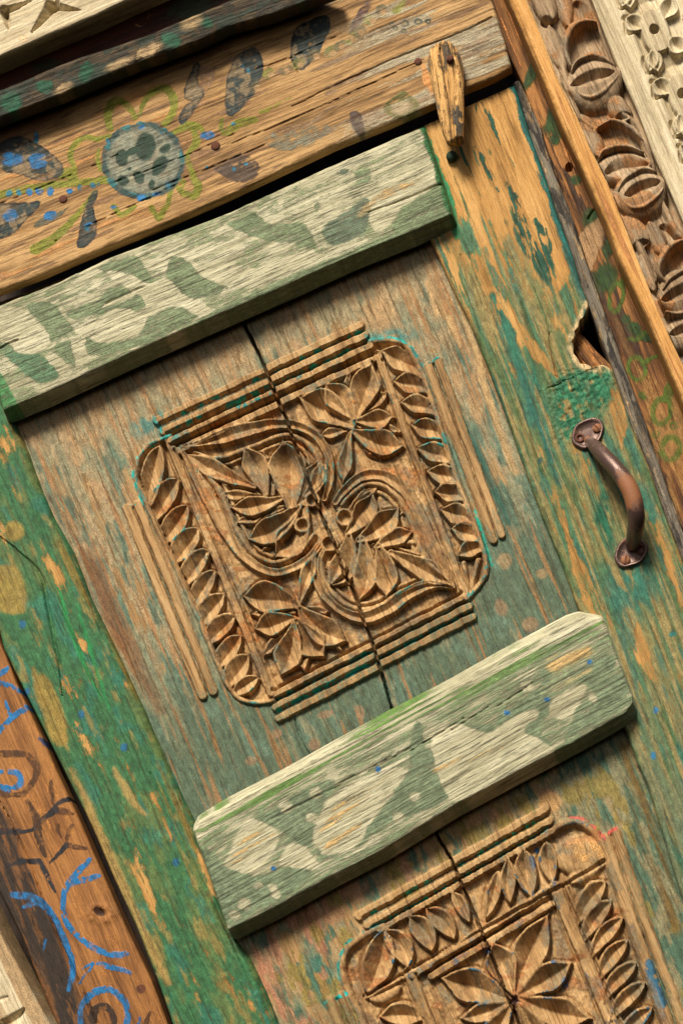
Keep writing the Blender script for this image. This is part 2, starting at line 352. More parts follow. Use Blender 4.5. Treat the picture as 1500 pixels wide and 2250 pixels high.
def sheet(name, P, ang, d, h, mat, parent, paint=None, thick=40, flare=0, ids=None, names=None, label=None):
    n, m = P.shape[:2]; co = at(P[..., 0], P[..., 1], d); co[..., 1] -= h*S
    ca, sa = math.cos(ang), math.sin(ang); u = (P[..., 0]*ca+P[..., 1]*sa)*S; v = (-P[..., 0]*sa+P[..., 1]*ca)*S
    off = (abs(hash_name(name+str(d)+str(round(float(P[0, 0, 0])))))) % 97 / 9.7
    uv = np.stack([u+off, v+off*.37], -1)
    pa = np.concatenate([paint.c, paint.a[..., None]], -1) if paint is not None else np.zeros((n, m, 4))
    du = np.gradient(co, axis=0); dv = np.gradient(co, axis=1); nr = np.cross(dv, du); nr /= np.linalg.norm(nr, axis=-1, keepdims=True)+1e-12
    if nr[n//2, m//2, 1] > 0: nr = -nr; flip = True
    else: flip = False
    I = np.arange(n*m).reshape(n, m)
    q = np.stack([I[:-1, :-1], I[:-1, 1:], I[1:, 1:], I[1:, :-1]], -1).reshape(-1, 4)
    # orientation: face normal must look at the viewer side (-y)
    c0 = co.reshape(-1, 3); fn = np.cross(c0[q[len(q)//2, 1]]-c0[q[len(q)//2, 0]], c0[q[len(q)//2, 3]]-c0[q[len(q)//2, 0]])
    if fn[1] > 0: q = q[:, ::-1]
    cof, uvf, paf, nrf = c0, uv.reshape(-1, 2), pa.reshape(-1, 4), nr.reshape(-1, 3)
    # side skirt back to the board's underside
    ring = np.r_[I[0, :], I[1:, -1], I[-1, -2::-1], I[-2:0:-1, 0]]
    k = len(ring); top = cof[ring]; cen = c0.mean(0); rows = 4; sk = [top]
    yb = -(d-thick)*S
    if flare:
        tg_ = np.roll(top, -3, 0)-np.roll(top, 3, 0); fl_n = np.cross(tg_, np.array([0, 1., 0])); fl_n /= np.linalg.norm(fl_n, axis=1, keepdims=True)+1e-12
        if (fl_n[k//8]@(top[k//8]-cen)) < 0: fl_n = -fl_n
        gd_ = at(np.array([P[0, m//2, 0], P[-1, m//2, 0]]), np.array([P[0, m//2, 1], P[-1, m//2, 1]]), d); gd_ = gd_[1]-gd_[0]; gd_ /= np.linalg.norm(gd_); fl_n -= .7*(fl_n@gd_)[:, None]*gd_
        for _ in range(6): fl_n = (np.roll(fl_n, 1, 0)+fl_n*2+np.roll(fl_n, -1, 0))/4
    for r_ in range(1, rows):
        f = r_/(rows-1); b = top.copy(); b[:, 1] = top[:, 1]+(yb-top[:, 1])*f
        if flare: b += fl_n*flare*S*min(1, f*1.02)
        sk.append(b)
    sk = np.array(sk); J = np.arange(rows*k).reshape(rows, k); Jn = np.roll(J, -1, 1)
    sq = np.stack([J[:-1], J[1:], Jn[1:], Jn[:-1]], -1).reshape(-1, 4)
    a0, a1, a3 = sk.reshape(-1, 3)[sq[k//4, 0]], sk.reshape(-1, 3)[sq[k//4, 1]], sk.reshape(-1, 3)[sq[k//4, 3]]
    fn = np.cross(a1-a0, a3-a0); outw = a0-cen
    if fn@outw < 0: sq = sq[:, ::-1]
    suv = np.concatenate([uvf[ring]+np.array([0, .004*r_]) for r_ in range(rows)]); spa = np.tile(paf[ring], (rows, 1))
    tang = np.roll(sk, -1, 1)-np.roll(sk, 1, 1); back = np.zeros_like(sk); back[..., 1] = 1
    snr = np.cross(tang, back); snr /= np.linalg.norm(snr, axis=-1, keepdims=True)+1e-12
    if (snr[1, k//4]@outw) < 0: snr = -snr
    if flare: snr = snr*(thick-8)+np.array([0, -1., 0])*flare; snr /= np.linalg.norm(snr, axis=-1, keepdims=True)
    if ids is None:
        me = raw_mesh(name, np.vstack([cof, sk.reshape(-1, 3)]), np.vstack([q, sq+n*m]), np.vstack([nrf, snr.reshape(-1, 3)]),
                      np.vstack([uvf, suv]), np.vstack([paf, spa]))
        o = link(name, me, mat, parent)
        if label: o['label'] = label
        return o
    fid = ids.ravel()[I[:-1, :-1].ravel()]; root = None
    order = [0]+[i for i in range(1, len(names))]
    for i in order:
        sel = q[fid == i]
        if i and len(sel) < 6: continue
        un, inv = np.unique(sel.ravel(), return_inverse=True); sel2 = inv.reshape(-1, 4)
        if i == 0:
            me = raw_mesh(name, np.vstack([cof[un], sk.reshape(-1, 3)]), np.vstack([sel2, sq+len(un)]), np.vstack([nrf[un], snr.reshape(-1, 3)]),
                          np.vstack([uvf[un], suv]), np.vstack([paf[un], spa]))
            root = link(name, me, mat, parent)
            if label: root['label'] = label
        else:
            me = raw_mesh(names[i], cof[un], sel2, nrf[un], uvf[un], paf[un]); link(names[i], me, mat, root)
    return root
def hash_name(s):
    x = 7
    for ch in s: x = (x*131+ord(ch)) % 1000003
    return x

def lathe(name, X, Y, d, prof, mat, parent, seg=20, tilt=(0, 0)):
    """prof: (radius, height) in photo units, axis along the wall normal"""
    bm = bmesh.new(); c = at(X, Y, d); rings = []
    for r, h in prof:
        rings.append([bm.verts.new((c[0]+(r*math.cos(a)+tilt[0]*h)*S, c[1]-h*S, c[2]+(r*math.sin(a)*.97+tilt[1]*h)*S)) for a in [2*math.pi*i/seg for i in range(seg)]])
    for a, b in zip(rings[:-1], rings[1:]):
        for i in range(seg): bm.faces.new((a[i], a[(i+1) % seg], b[(i+1) % seg], b[i]))
    bm.faces.new(rings[-1]); bmesh.ops.recalc_face_normals(bm, faces=bm.faces)
    for f in bm.faces: f.smooth = True
    me = bpy.data.meshes.new(name); bm.to_mesh(me); bm.free(); me.attributes.new('paint', 'FLOAT_COLOR', 'POINT')
    return link(name, me, mat, parent)

# ------------------------------------------------------------------ woods of this door
GREEN = (.05, .135, .06); DGREEN = (.012, .07, .04); TEAL = (.012, .17, .15); TURQ = (.005, .36, .32); GREY_G = (.13, .16, .11)
OLIVE = (.17, .175, .012); SLATE = (.022, .034, .03); BLUE = (.008, .125, .31); GREYF = (.27, .265, .18); SOOT = (.012, .008, .005)
M_LINTEL = wood('weathered lintel wood', (.46, .28, .115), (.31, .175, .065), (.12, .062, .022), fissure=.55, k_paint=.38, bump=.55)
M_BATTEN = wood('scrubbed pale batten wood', (.60, .565, .39), (.47, .44, .285), (.24, .22, .13), fissure=.7, k_paint=.85, bump=.8, fissure_col=(.05, .06, .03), mott=.25, fs=1.6)
M_STILE = wood('bare orange stile wood', (.58, .33, .11), (.45, .235, .065), (.24, .12, .03), fissure=.35, k_paint=.85, bump=.6)
M_PANEL = wood('worn tan panel wood', (.50, .33, .16), (.37, .215, .09), (.16, .085, .035), fissure=.5, k_paint=.9, bump=.7)
M_JAMB = wood('orange brown jamb wood', (.34, .15, .042), (.225, .092, .025), (.105, .04, .011), fissure=.45, k_paint=.35, bump=.45)
M_DARKJAMB = wood('dark red brown jamb wood', (.36, .16, .045), (.17, .07, .02), (.05, .02, .008), fissure=.6, k_paint=.5, bump=.6, mott=.6)
M_GREY = wood('grey weathered strip wood', (.22, .19, .14), (.12, .10, .075), (.045, .036, .028), fissure=.6, k_paint=.9, bump=.7)
M_STRIP = wood('dark painted strip wood', (.12, .085, .045), (.05, .036, .02), (.018, .013, .008), fissure=.6, k_paint=.7, bump=.7)
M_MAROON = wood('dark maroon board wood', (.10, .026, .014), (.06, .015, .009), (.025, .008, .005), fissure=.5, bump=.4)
M_CREAM = wood('pale new carved wood', (.66, .57, .39), (.52, .43, .27), (.30, .23, .13), fissure=.4, bump=.5, fissure_col=(.12, .08, .04), mott=.2)
M_BROWNCARVE = wood('grey brown carved wood', (.46, .33, .20), (.32, .215, .12), (.15, .09, .045), fissure=.6, bump=.6, fissure_col=(.05, .03, .015), mott=.3)
M_BEAD = wood('smooth orange bead wood', (.66, .36, .12), (.52, .26, .07), (.30, .13, .03), fissure=.35, bump=.4, mott=.25)
M_LATCH = wood('splintered latch wood', (.72, .42, .15), (.52, .27, .08), (.10, .06, .03), fissure=.75, bump=1.0, k_paint=.6, mott=.4)
M_IRON = metal('rusty handle iron', (.13, .08, .065), (.21, .08, .028), .12, .26, .55)
M_NAIL = metal('rusted nail iron', (.05, .035, .03), (.09, .03, .015), .6, .5, .5)
M_GNAIL = metal('green painted nail', (.004, .06, .025), (.01, .03, .015), .2, .4, .0)
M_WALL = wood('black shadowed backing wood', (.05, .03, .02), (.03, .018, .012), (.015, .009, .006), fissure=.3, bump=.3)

def xy(off, sc_, pts): return [(off[0]+x/sc_, off[1]+y/sc_) for x, y in pts]

# ================================================================== THE WALL BEHIND
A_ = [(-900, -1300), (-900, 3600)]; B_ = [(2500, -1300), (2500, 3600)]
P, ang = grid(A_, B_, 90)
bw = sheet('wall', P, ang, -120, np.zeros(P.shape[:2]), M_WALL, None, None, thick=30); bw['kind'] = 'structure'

# ================================================================== THE DOOR
door = thing('door', 'old green painted wooden door with carved panels and pale nailed battens', 'door', at(700, 2600, 0.)); door['kind'] = 'thing'

# ---- left stile
A_ = [(-320, 640), (-60, 1250), (0, 1389), (10, 1426), (50, 1509), (97, 1603), (140, 1689), (200, 1810), (250, 1927), (300, 2037), (347, 2154), (380, 2250), (440, 2390)]
B_ = [(-95, 640), (10, 880), (50, 963), (87, 1063), (113, 1126), (160, 1209), (200, 1313), (240, 1393), (283, 1486), (317, 1559), (360, 1659), (400, 1747), (428, 1805), (510, 2054), (550, 2107), (580, 2170), (612, 2250), (670, 2390)]
P, ang = grid(A_, B_, 2.4); pt = Paint(P, ang, 4, 11)
cov = pt.noise(150, 26, 1, 5)*.75+pt.noise(60, 40, 2, 4)*.45
dB = np.hypot(*(P-P[:, -1:]).transpose(2, 0, 1))
pt.put(ss(.28, .60, cov), (.032, .12, .045), .95, .5)
pt.put(ss(.50, .70, pt.noise(120, 34, 5, 4)), (.10, .14, .04), .75, .4)
pt.put(ss(.58, .70, pt.noise(70, 30, 6, 4)), (.025, .14, .09), .7, .4)
pt.put(ss(.55, .75, pt.noise(200, 16, 7, 4))*ss(90, 20, dB), (.23, .14, .02), .7, .3)
pt.put(ss(.64, .76, pt.noise(60, 18, 8, 4)), (.24, .17, .045), .65, .3)
och = (.30, .19, .035)
for pl in ([(-10, 1250), (35, 1245), (58, 1300), (55, 1345), (20, 1348), (-10, 1330)], [(70, 1468), (84, 1480), (92, 1530), (90, 1560), (78, 1530)],
           [(82, 1490), (104, 1488), (138, 1560), (150, 1635), (118, 1630), (95, 1570)], [(15, 1150), (40, 1145), (55, 1170), (35, 1190), (15, 1180)]):
    pt.put(pt.poly(pl, 5), och, .75, .3)
pt.put(pt.line([(155, 1690), (190, 1760), (215, 1830), (262, 1930), (300, 2010), (335, 2090), (370, 2160)], [3, 8, 14, 12, 8, 10, 6], 5), (.33, .21, .06), .85, .3)
pt.put(pt.line([(250, 1690), (300, 1770), (320, 1790)], [4, 10, 5], 4), (.34, .23, .07), .8)
pt.put(pt.line([(128, 1290), (150, 1370), (190, 1470), (225, 1540)], [2, 5, 4, 2], 2), (.01, .20, .05), .9)
pt.put(pt.line([(170, 1330), (200, 1430), (240, 1560)], [2, 5, 2], 2), (.01, .19, .05), .8)
for x, y in ((179, 1572), (60, 1520), (272, 1642), (388, 1894), (50, 1372)): pt.put(pt.dot(x, y, 7, 9), (.01, .10, .22), .8)
h = grain_relief(pt, 2.2, 260, 11, 3)+edge_round(P, 5, rB=30, rA=5, seed=1, rag=.1)
r = Relief(P, 5); r.h = h
r.groove([(0, 1180), (40, 1210), (88, 1260), (105, 1330), (118, 1400), (130, 1460), (137, 1530)], [2, 3, 5, 6, 5, 4, 1], 8)
r.groove([(330, 1700), (380, 1800), (440, 1930), (505, 2060), (560, 2180)], 4, 4)
sheet('stile', P, ang, 25, r.h, M_STILE, door, pt, 75, label='green and ochre stained stile on the hinge side')

# ---- right stile with the bitten edge
A_ = [(840, 316), (900, 440), (963, 563), (1000, 646), (1027, 696), (1067, 796), (1100, 883), (1140, 996), (1187, 1126), (1230, 1229), (1270, 1339), (1335, 1490), (1397, 1673), (1420, 1720), (1460, 1850), (1500, 1980), (1560, 2130), (1640, 2330)]
B_ = [(1130, 185), (1160, 283), (1187, 360), (1217, 450), (1257, 563), (1277, 630), (1289, 660), (1292, 672), (1288, 683), (1284, 694), (1273, 704), (1271, 717), (1262, 728), (1263, 740), (1256, 750), (1260, 764), (1259, 776), (1268, 786), (1274, 798), (1290, 800), (1303, 808), (1318, 800), (1330, 802), (1345, 812), (1367, 880), (1390, 940), (1430, 1040), (1458, 1126), (1500, 1236), (1560, 1400), (1700, 1800), (1890, 2240)]
P, ang = grid(A_, B_, 2.3); pt = Paint(P, ang, 4, 21); X, Y = P[..., 0], P[..., 1]
low = ss(350, 800, Y)
cov = pt.noise(190, 13, 1, 5)*.7+pt.noise(50, 24, 2, 4)*.45
pt.put(low*(.5+.4*ss(.35, .6, pt.noise(200, 30, 93, 4))), (.19, .17, .06), .85, .3)
pt.put(ss(.64-.18*low, .84-.16*low, cov), (.06, .115, .04), .9, .5)
pt.put(ss(.66-.15*low, .76-.10*low, pt.noise(170, 12, 5, 5)), (.05, .14, .07), .8, .4)
pt.put(ss(.57, .68, pt.noise(75, 16, 8, 4))*low, (.025, .12, .085), .7, .5)
pt.put(ss(.50, .66, pt.noise(260, 9, 14, 4))*low, (.34, .225, .08), .6, .3)
# weathered greyer lower half
pt.put(ss(1250, 1900, Y)*ss(.38, .6, pt.noise(200, 25, 12, 4)), (.13, .15, .08), .8, .3)
edge_g = ss(20, 6, np.hypot(*(P-P[:, -1:]).transpose(2, 0, 1))+14*(pt.noise(60, 30, 4)-.5))*ss(830, 560, Y)
pt.put(edge_g, (.006, .10, .085), .95, .5)
bare = [(1022, 235), (1118, 195), (1140, 277), (1172, 353), (1206, 443), (1232, 555), (1238, 590), (1222, 632), (1196, 600), (1150, 505), (1105, 400), (1045, 330), (1012, 300)]
mb = pt.poly(bare, 8); pt.clear(mb*ss(.72, .5, pt.noise(90, 8, 31, 4)))
for pts, wd in (([(1062, 225), (1075, 262), (1092, 300), (1098, 318)], [3, 8, 5, 1]), ([(1044, 232), (1046, 248)], [4, 1]),
                ([(1110, 400), (1135, 455), (1150, 520), (1190, 590), (1210, 640)], [3, 12, 18, 16, 5]), ([(1130, 430), (1150, 470), (1158, 480)], [6, 5, 1]),
                ([(1172, 485), (1190, 510), (1205, 560), (1212, 600)], [5, 12, 10, 2]), ([(1010, 345), (1025, 360)], [8, 3]), ([(1045, 320), (1070, 370), (1095, 420)], [2, 6, 2])):
    pt.put(pt.line(pts, wd, 4)*ss(.3, .55, pt.noise(40, 6, 41, 4)), DGREEN, 1., .4)
for pts, wd in (([(1088, 640), (1120, 700), (1165, 760), (1200, 800), (1228, 832)], [5, 14, 16, 14, 4]), ([(1215, 560), (1235, 600), (1222, 640)], [8, 18, 5]),
                ([(1318, 838), (1345, 880), (1362, 930), (1364, 985)], [8, 19, 17, 3]), ([(1238, 1120), (1250, 1200), (1280, 1300), (1340, 1420)], [3, 7, 8, 3]),
                ([(1225, 1130), (1300, 1290), (1345, 1380)], [2, 7, 2]), ([(1400, 1370), (1415, 1450), (1440, 1500)], [6, 18, 5]), ([(1440, 1150), (1470, 1240), (1495, 1330)], [3, 9, 4]),
                ([(1255, 560), (1150, 430)], [1, 1]), ([(1040, 560), (1075, 640), (1110, 720)], [5, 10, 4]), ([(1120, 800), (1150, 850), (1148, 852)], [4, 9, 2])):
    pt.clear(pt.line(pts, wd, 5)*.62)
pt.put(pt.poly([(1233, 823), (1333, 812), (1342, 863), (1322, 913), (1300, 925), (1240, 975), (1213, 890)], 14)*ss(.28, .45, pt.noise(26, 18, 51, 4)), (.018, .13, .06), 1., .5)
pt.put(pt.line([(1082, 650), (1120, 740), (1165, 830), (1200, 900)], [8, 16, 20, 8], 9)*ss(.36, .55, pt.noise(60, 10, 52)), (.02, .13, .08), .95, .4)
pt.put(pt.line([(1330, 1085), (1325, 1150), (1345, 1200)], [10, 20, 12], 9)*ss(.32, .5, pt.noise(40, 12, 53)), (.01, .10, .05), 1, .3)
pt.put(pt.blob(1385, 1280, 60, 70)*ss(.4, .55, pt.noise(40, 14, 54)), (.02, .13, .09), .9, .4)
pt.put(pt.blob(1420, 1120, 26, 70, -.4)*ss(.4, .55, pt.noise(40, 14, 55)), (.02, .12, .08), .9, .4)
pt.put(pt.line([(1135, 800), (1170, 900), (1220, 1040)], [6, 14, 8], 9)*ss(.4, .55, pt.noise(70, 10, 56)), (.02, .12, .085), .85, .4)
lip = pt.line([(1292, 672), (1284, 700), (1266, 735), (1262, 765), (1275, 792), (1300, 802), (1330, 800)], 15, 6); pt.put(lip*ss(.25, .5, pt.noise(16, 8, 57, 3)), (.56, .40, .20), .95, .4)
for x, y, c in ((1476, 1392, TEAL), (1440, 1562, (.02, .15, .3)), (1435, 1660, (.02, .15, .3)), (1186, 1012, (.03, .08, .06))): pt.put(pt.dot(x, y, 6, 8), c, .9)
pt.put(pt.line([(931, 280), (955, 360), (985, 440), (1003, 520)], [5, 10, 12, 6], 5), (.02, .20, .07), .8)
h = grain_relief(pt, 2.2, 280, 9, 6)+edge_round(P, 5, rA=9, ends=(4, 0), seed=2)
r = Relief(P, 8); r.h = h
crk = pt.poly([(1225, 815), (1340, 805), (1345, 870), (1300, 925), (1230, 975), (1205, 890)], 14); r.h += crk*(7*(fbm(pt.u/7, pt.v/11, 77, 3)-.5))
r.groove([(1200, 700), (1212, 780), (1222, 830)], [1, 3, 1], 6); r.groove([(1228, 842), (1212, 852)], 3, 6)
r.groove([(1010, 560), (1060, 700), (1110, 830), (1180, 1010), (1250, 1190), (1300, 1310)], 3, 3.5)
r.ridge([(1300, 690), (1278, 725), (1272, 765), (1290, 786)], 9, 0, -9, mode='min')
stile_r = sheet('stile', P, ang, 25, r.h, M_STILE, door, pt, 85, label='orange and green worn stile with a bitten out edge beside the handle')

rj = random.Random(4)
# ---- upper carved panel
A_ = [(-70, 690), (17, 910), (44, 963), (80, 1063), (107, 1126), (153, 1209), (193, 1313), (233, 1393), (276, 1486), (310, 1559), (353, 1659), (393, 1747), (470, 1920)]
B_ = [(870, 340), (972, 563), (1008, 646), (1035, 696), (1075, 796), (1108, 883), (1148, 996), (1195, 1126), (1238, 1229), (1278, 1339), (1330, 1460)]
P, ang = grid(A_, B_, 1.85); X, Y = P[..., 0], P[..., 1]
pt = Paint(P, ang, 3, 31); r = Relief(P, 12, 2.0); r.wk = 1.36; r.dk = 1.05
plq = [(367, 956), (811, 749), (853, 743), (882, 752), (901, 764), (924, 803), (947, 860), (1007, 1047), (1058, 1180), (1077, 1241), (1071, 1273), (1029, 1318), (1020, 1330), (600, 1546), (560, 1552), (517, 1538), (501, 1517), (483, 1481), (400, 1279), (317, 1108), (304, 1076), (297, 1041), (306, 1005), (325, 980)]
psd = np.full(P.shape[:2], -99.); k = crop(P, plq, 40); psd[k] = poly_sd(P[k], plq)
r.h += grain_relief(pt, 1.6, 240, 9, 4)
inside = ss(-3, 3, psd); r.h = r.h*(1-inside)+inside*(-9+5*(pt.noise(9, 9, 66, 3)-.5))
# rim of the plaque
r.ridge([(374, 958), (330, 978), (306, 1007), (300, 1041), (310, 1080), (400, 1275), (487, 1478), (508, 1516), (530, 1536), (562, 1546), (600, 1540)], 8, 9, -14, 'plaque_rim')
r.ridge([(811, 752), (853, 748), (880, 755), (898, 768), (920, 805), (943, 862), (1003, 1049), (1052, 1180), (1068, 1240), (1060, 1276), (1028, 1316)], 9, 9, -14, 'plaque_rim')
CR = [(520, 660), (532, 700), (560, 760), (583, 810), (607, 870), (627, 916), (643, 963), (660, 1010), (683, 1070), (706, 1135), (733, 1191), (754, 1255), (778, 1303), (797, 1361), (818, 1415), (830, 1453), (847, 1509), (863, 1566), (900, 1680)]
def bar(p0, p1, wd, H, dy=0, name='moulding_bar', base=-6):
    """a straight bar, broken and slightly stepped at the crack"""
    p0 = np.array(p0, float); p1 = np.array(p1, float); f = None
    for t in np.linspace(0, 1, 200):
        q = p0+(p1-p0)*t; cx = np.interp(q[1], [c[1] for c in CR], [c[0] for c in CR])
        if q[0] > cx: f = t; break
    wd *= .96; H -= 2
    if dy and f: m = p0+(p1-p0)*f; r.ridge([p0+(0, dy), m+(-2, dy)], wd, H, base, name, 'flat'); r.ridge([m+(3, 0), p1], wd, H, base, name, 'flat')
    else: r.ridge([p0, p1], wd, H, base, name, 'flat')
bar((346, 921), (792, 717), 10.5, 12, 6); bar((360, 944), (803, 740), 10, 13, 6); bar((376, 965), (815, 762), 9, 11, 5, base=-14)
bar((392, 987), (822, 789), 10, 8, 4, 'inner_moulding', -14)
bar((603, 1523), (1018, 1312), 9, 8, 4, 'inner_moulding', -14); bar((606, 1551), (1030, 1334), 10, 13, 5); bar((612, 1574), (1038, 1357), 10, 12, 6)
for a, b, wd in (((281, 1118), (446, 1530), 12), ((304, 1109), (470, 1520), 11), ((942, 806), (1083, 1188), 11), ((962, 794), (1101, 1176), 10)):
    r.ridge([a, b], wd, 8, -3, 'moulding_bar', 'flat')
r.ridge([(371, 968), (595, 1523)], 10, 8, -14, 'inner_moulding', 'vee', 6); r.ridge([(829, 778), (1024, 1312)], 10, 8, -14, 'inner_moulding', 'vee', 6)
# the scroll bands round the two palmettes
B1 = [(397, 981), (439, 977), (503, 957), (560, 942), (610, 933), (655, 938), (692, 957), (716, 988), (726, 1020), (725, 1060), (714, 1098)]
B1b = [(428, 994), (477, 1008), (530, 992), (583, 971), (623, 957), (655, 962), (686, 985), (702, 1020), (702, 1062), (690, 1092)]
B2 = [(397, 985), (425, 1035), (455, 1087), (487, 1150), (519, 1204), (560, 1243), (600, 1258), (627, 1256), (653, 1245), (680, 1226), (702, 1200)]
B2b = [(412, 1000), (470, 1062), (498, 1113), (525, 1175), (556, 1216), (590, 1234), (615, 1234), (642, 1224), (668, 1203), (690, 1176)]
D1 = [(998, 1293), (965, 1287), (930, 1290), (890, 1310), (850, 1340), (800, 1358), (760, 1348), (722, 1320), (700, 1285), (693, 1250), (700, 1215), (718, 1190)]
D1b = [(985, 1284), (930, 1283), (880, 1303), (835, 1331), (795, 1340), (760, 1328), (727, 1300), (710, 1265), (706, 1235), (714, 1208)]
D2 = [(998, 1290), (968, 1240), (940, 1180), (915, 1120), (888, 1078), (855, 1052), (820, 1044), (790, 1052), (760, 1076), (738, 1106)]
D2b = [(985, 1276), (940, 1235), (915, 1180), (892, 1122), (866, 1085), (835, 1066), (805, 1066), (775, 1084), (752, 1110)]
r.ridge(B1, [3, 9, 21, 21, 17, 13, 11, 11, 11, 11, 8], 10, -14, 'scroll_band', 'vee', 13)
r.ridge(D1, [3, 9, 18, 19, 19, 18, 13, 11, 11, 11, 10, 8], 10, -14, 'scroll_band', 'vee', 12)
r.ridge(B2, [4, 11, 16, 18, 17, 14, 12, 12, 12, 12, 10], 8, -14, 'scroll_band', 'vee', 5)
r.ridge(D2, [4, 14, 18, 18, 17, 16, 16, 15, 13, 9], 9, -14, 'scroll_band', 'vee', 10)
for b in (B1b, D1b, B2b, D2b): r.ridge(b, [3, 7, 9, 8, 8, 8, 8, 8, 7], 7, -14, 'scroll_band')
# palmettes
for a, b, wd, bow, off in (((404, 996), (560, 1072), 19, .04, 0), ((538, 982), (585, 1084), 25, -.06, -.1), ((622, 966), (640, 1110), 36, -.04, -.05), ((703, 1006), (650, 1112), 24, -.16, -.1),
                           ((505, 1117), (620, 1096), 20, .10, -.1), ((542, 1188), (655, 1118), 27, .14, -.1), ((603, 1227), (668, 1120), 31, .20, -.35), ((709, 1010), (668, 1092), 15, -.2, 0)):
    r.leaf(a, b, wd*.92, bow, 8, 13, .76, off=off, sk=.40, bw=.34)
for a, b, wd, bow, off in (((821, 1084), (764, 1172), 24, -.12, .35), ((878, 1114), (790, 1188), 25, -.12, .2), ((911, 1169), (826, 1203), 18, .08, 0), ((999, 1290), (858, 1215), 23, .03, 0),
                           ((849, 1316), (832, 1202), 24, .12, .1), ((789, 1323), (796, 1186), 23, .16, .1), ((722, 1291), (766, 1180), 27, .22, .3), ((741, 1222), (728, 1280), 20, -.1, .1)):
    r.leaf(a, b, wd*.92, bow, 8, 13, .76, off=off, sk=.40, bw=.34)
# flowers in the corners
for a, b, wd, bow in (((819, 797), (786, 914), 29, .03), ((713, 843), (776, 918), 27, -.06), ((656, 875), (772, 937), 33, -.14), ((868, 916), (785, 927), 20, -.04), ((890, 982), (779, 951), 26, -.10), ((753, 1068), (771, 950), 15, -.04),
                      ((531, 1312), (652, 1332), 31, -.14), ((559, 1386), (646, 1360), 24, -.06), ((616, 1488), (647, 1376), 27, .06), ((715, 1445), (653, 1366), 28, -.10), ((766, 1411), (660, 1338), 28, -.16), ((696, 1212), (659, 1326), 16, .04)):
    r.leaf(a, b, wd*.94, bow, 8, 14, .76, sk=.42, bw=.3)
# small leaves filling the ground between the big ones
FIL = [((462, 1040), (574, 1094), 13), ((578, 992), (600, 1090), 14), ((512, 1152), (640, 1112), 13), ((574, 1214), (656, 1130), 13), ((672, 985), (646, 1098), 14), ((470, 1085), (590, 1098), 11), ((640, 1222), (668, 1150), 12)]
FIL += [((1410-a[0], 2270-a[1]), (1410-b[0], 2270-b[1]), w_) for a, b, w_ in FIL]
FIL += [((682, 852), (774, 926), 13), ((766, 812), (783, 912), 13), ((856, 856), (788, 920), 14), ((886, 950), (786, 938), 12), ((838, 1010), (780, 950), 13), ((700, 960), (768, 945), 12), ((548, 1350), (648, 1346), 12), ((576, 1444), (645, 1370), 14), ((668, 1480), (651, 1376), 14), ((752, 1432), (660, 1354), 12), ((600, 1290), (652, 1330), 13), ((725, 1345), (664, 1336), 11)]
for a, b, w_ in FIL: r.leaf(a, b, w_*1.0, rj.uniform(-.1, .1), 4, 9, .7, name=None, sk=.4, bw=.35, mode='fill')
for b_, o_ in ((B2b, 1), (D2b, 1), (B1b, -1), (D1b, -1)):      # a thin second line inside each scroll
    q_ = smooth_line(b_)[4:-6]; tn = np.gradient(q_, axis=0); nn = np.stack([tn[:, 1], -tn[:, 0]], -1); nn /= np.linalg.norm(nn, axis=1, keepdims=True)
    cen_ = np.array([600., 1100.]) if b_ in (B1b, B2b) else np.array([820., 1200.]); sg_ = np.sign(((cen_-q_)*nn).sum(1).mean()); r.ridge(q_+nn*sg_*15, 5, 0, -10, None, 'round', 0, 'fill', False)
# borders of leaning leaves, cut off at the rim
h_b, id_b = r.h.copy(), r.id.copy()
for a, b, wd in (((353, 977), (330, 1112), 20), ((394, 1055), (345, 1142), 19), ((415, 1111), (365, 1195), 19), ((439, 1161), (386, 1237), 19), ((460, 1209), (408, 1289), 19), ((477, 1255), (427, 1337), 18),
                 ((497, 1305), (444, 1374), 18), ((516, 1351), (460, 1414), 18), ((531, 1399), (480, 1464), 18), ((547, 1441), (504, 1512), 18), ((573, 1492), (520, 1531), 16)):
    b = (a[0]+(b[0]-a[0])*1.2, a[1]+(b[1]-a[1])*1.2); r.leaf((a[0]+rj.uniform(-3, 3), a[1]+rj.uniform(-4, 4)), (b[0]+rj.uniform(-3, 3), b[1]+rj.uniform(-4, 4)), wd*rj.uniform(.98, 1.14), .14+rj.uniform(-.07, .06), 9+rj.uniform(-1.5, 1), 14, .74, sk=.42, off=rj.uniform(-.15, .15))
for a, b, wd in (((834, 771), (922, 818), 20), ((864, 840), (940, 853), 18), ((876, 889), (960, 904), 18), ((896, 937), (978, 958), 18), ((911, 983), (1000, 1013), 18), ((931, 1036), (1016, 1058), 18), ((947, 1081), (1026, 1096), 18),
                 ((966, 1122), (1043, 1146), 18), ((985, 1165), (1056, 1186), 17), ((1001, 1226), (1063, 1198), 15)):
    r.leaf((a[0]+rj.uniform(-3, 3), a[1]+rj.uniform(-3, 3)), (b[0]+rj.uniform(-3, 3), b[1]+rj.uniform(-3, 3)), wd*rj.uniform(1.0, 1.15), -.12+rj.uniform(-.06, .06), 9+rj.uniform(-1.5, 1), 14, .74, sk=.48, off=rj.uniform(-.15, .15), bw=.55)
keep = psd > 11
r.h = np.where(keep, r.h, h_b); r.id = np.where(keep, r.id, id_b)
r.ridge([(1018, 1238), (1028, 1312)], 8, 8, -14, 'carved_leaf'); r.ridge([(1050, 1232), (1032, 1310)], 8, 7, -14, 'carved_leaf')
for x, y, rr in ((665, 1155, 11), (686, 1100, 10), (757, 1138, 13), (724, 1196, 12)):
    r.ridge([(x-1, y), (x+1, y)], rr+7, 7, 7, None, 'flat', 0, 'max', False); r.hole(x, y, rr, 16)
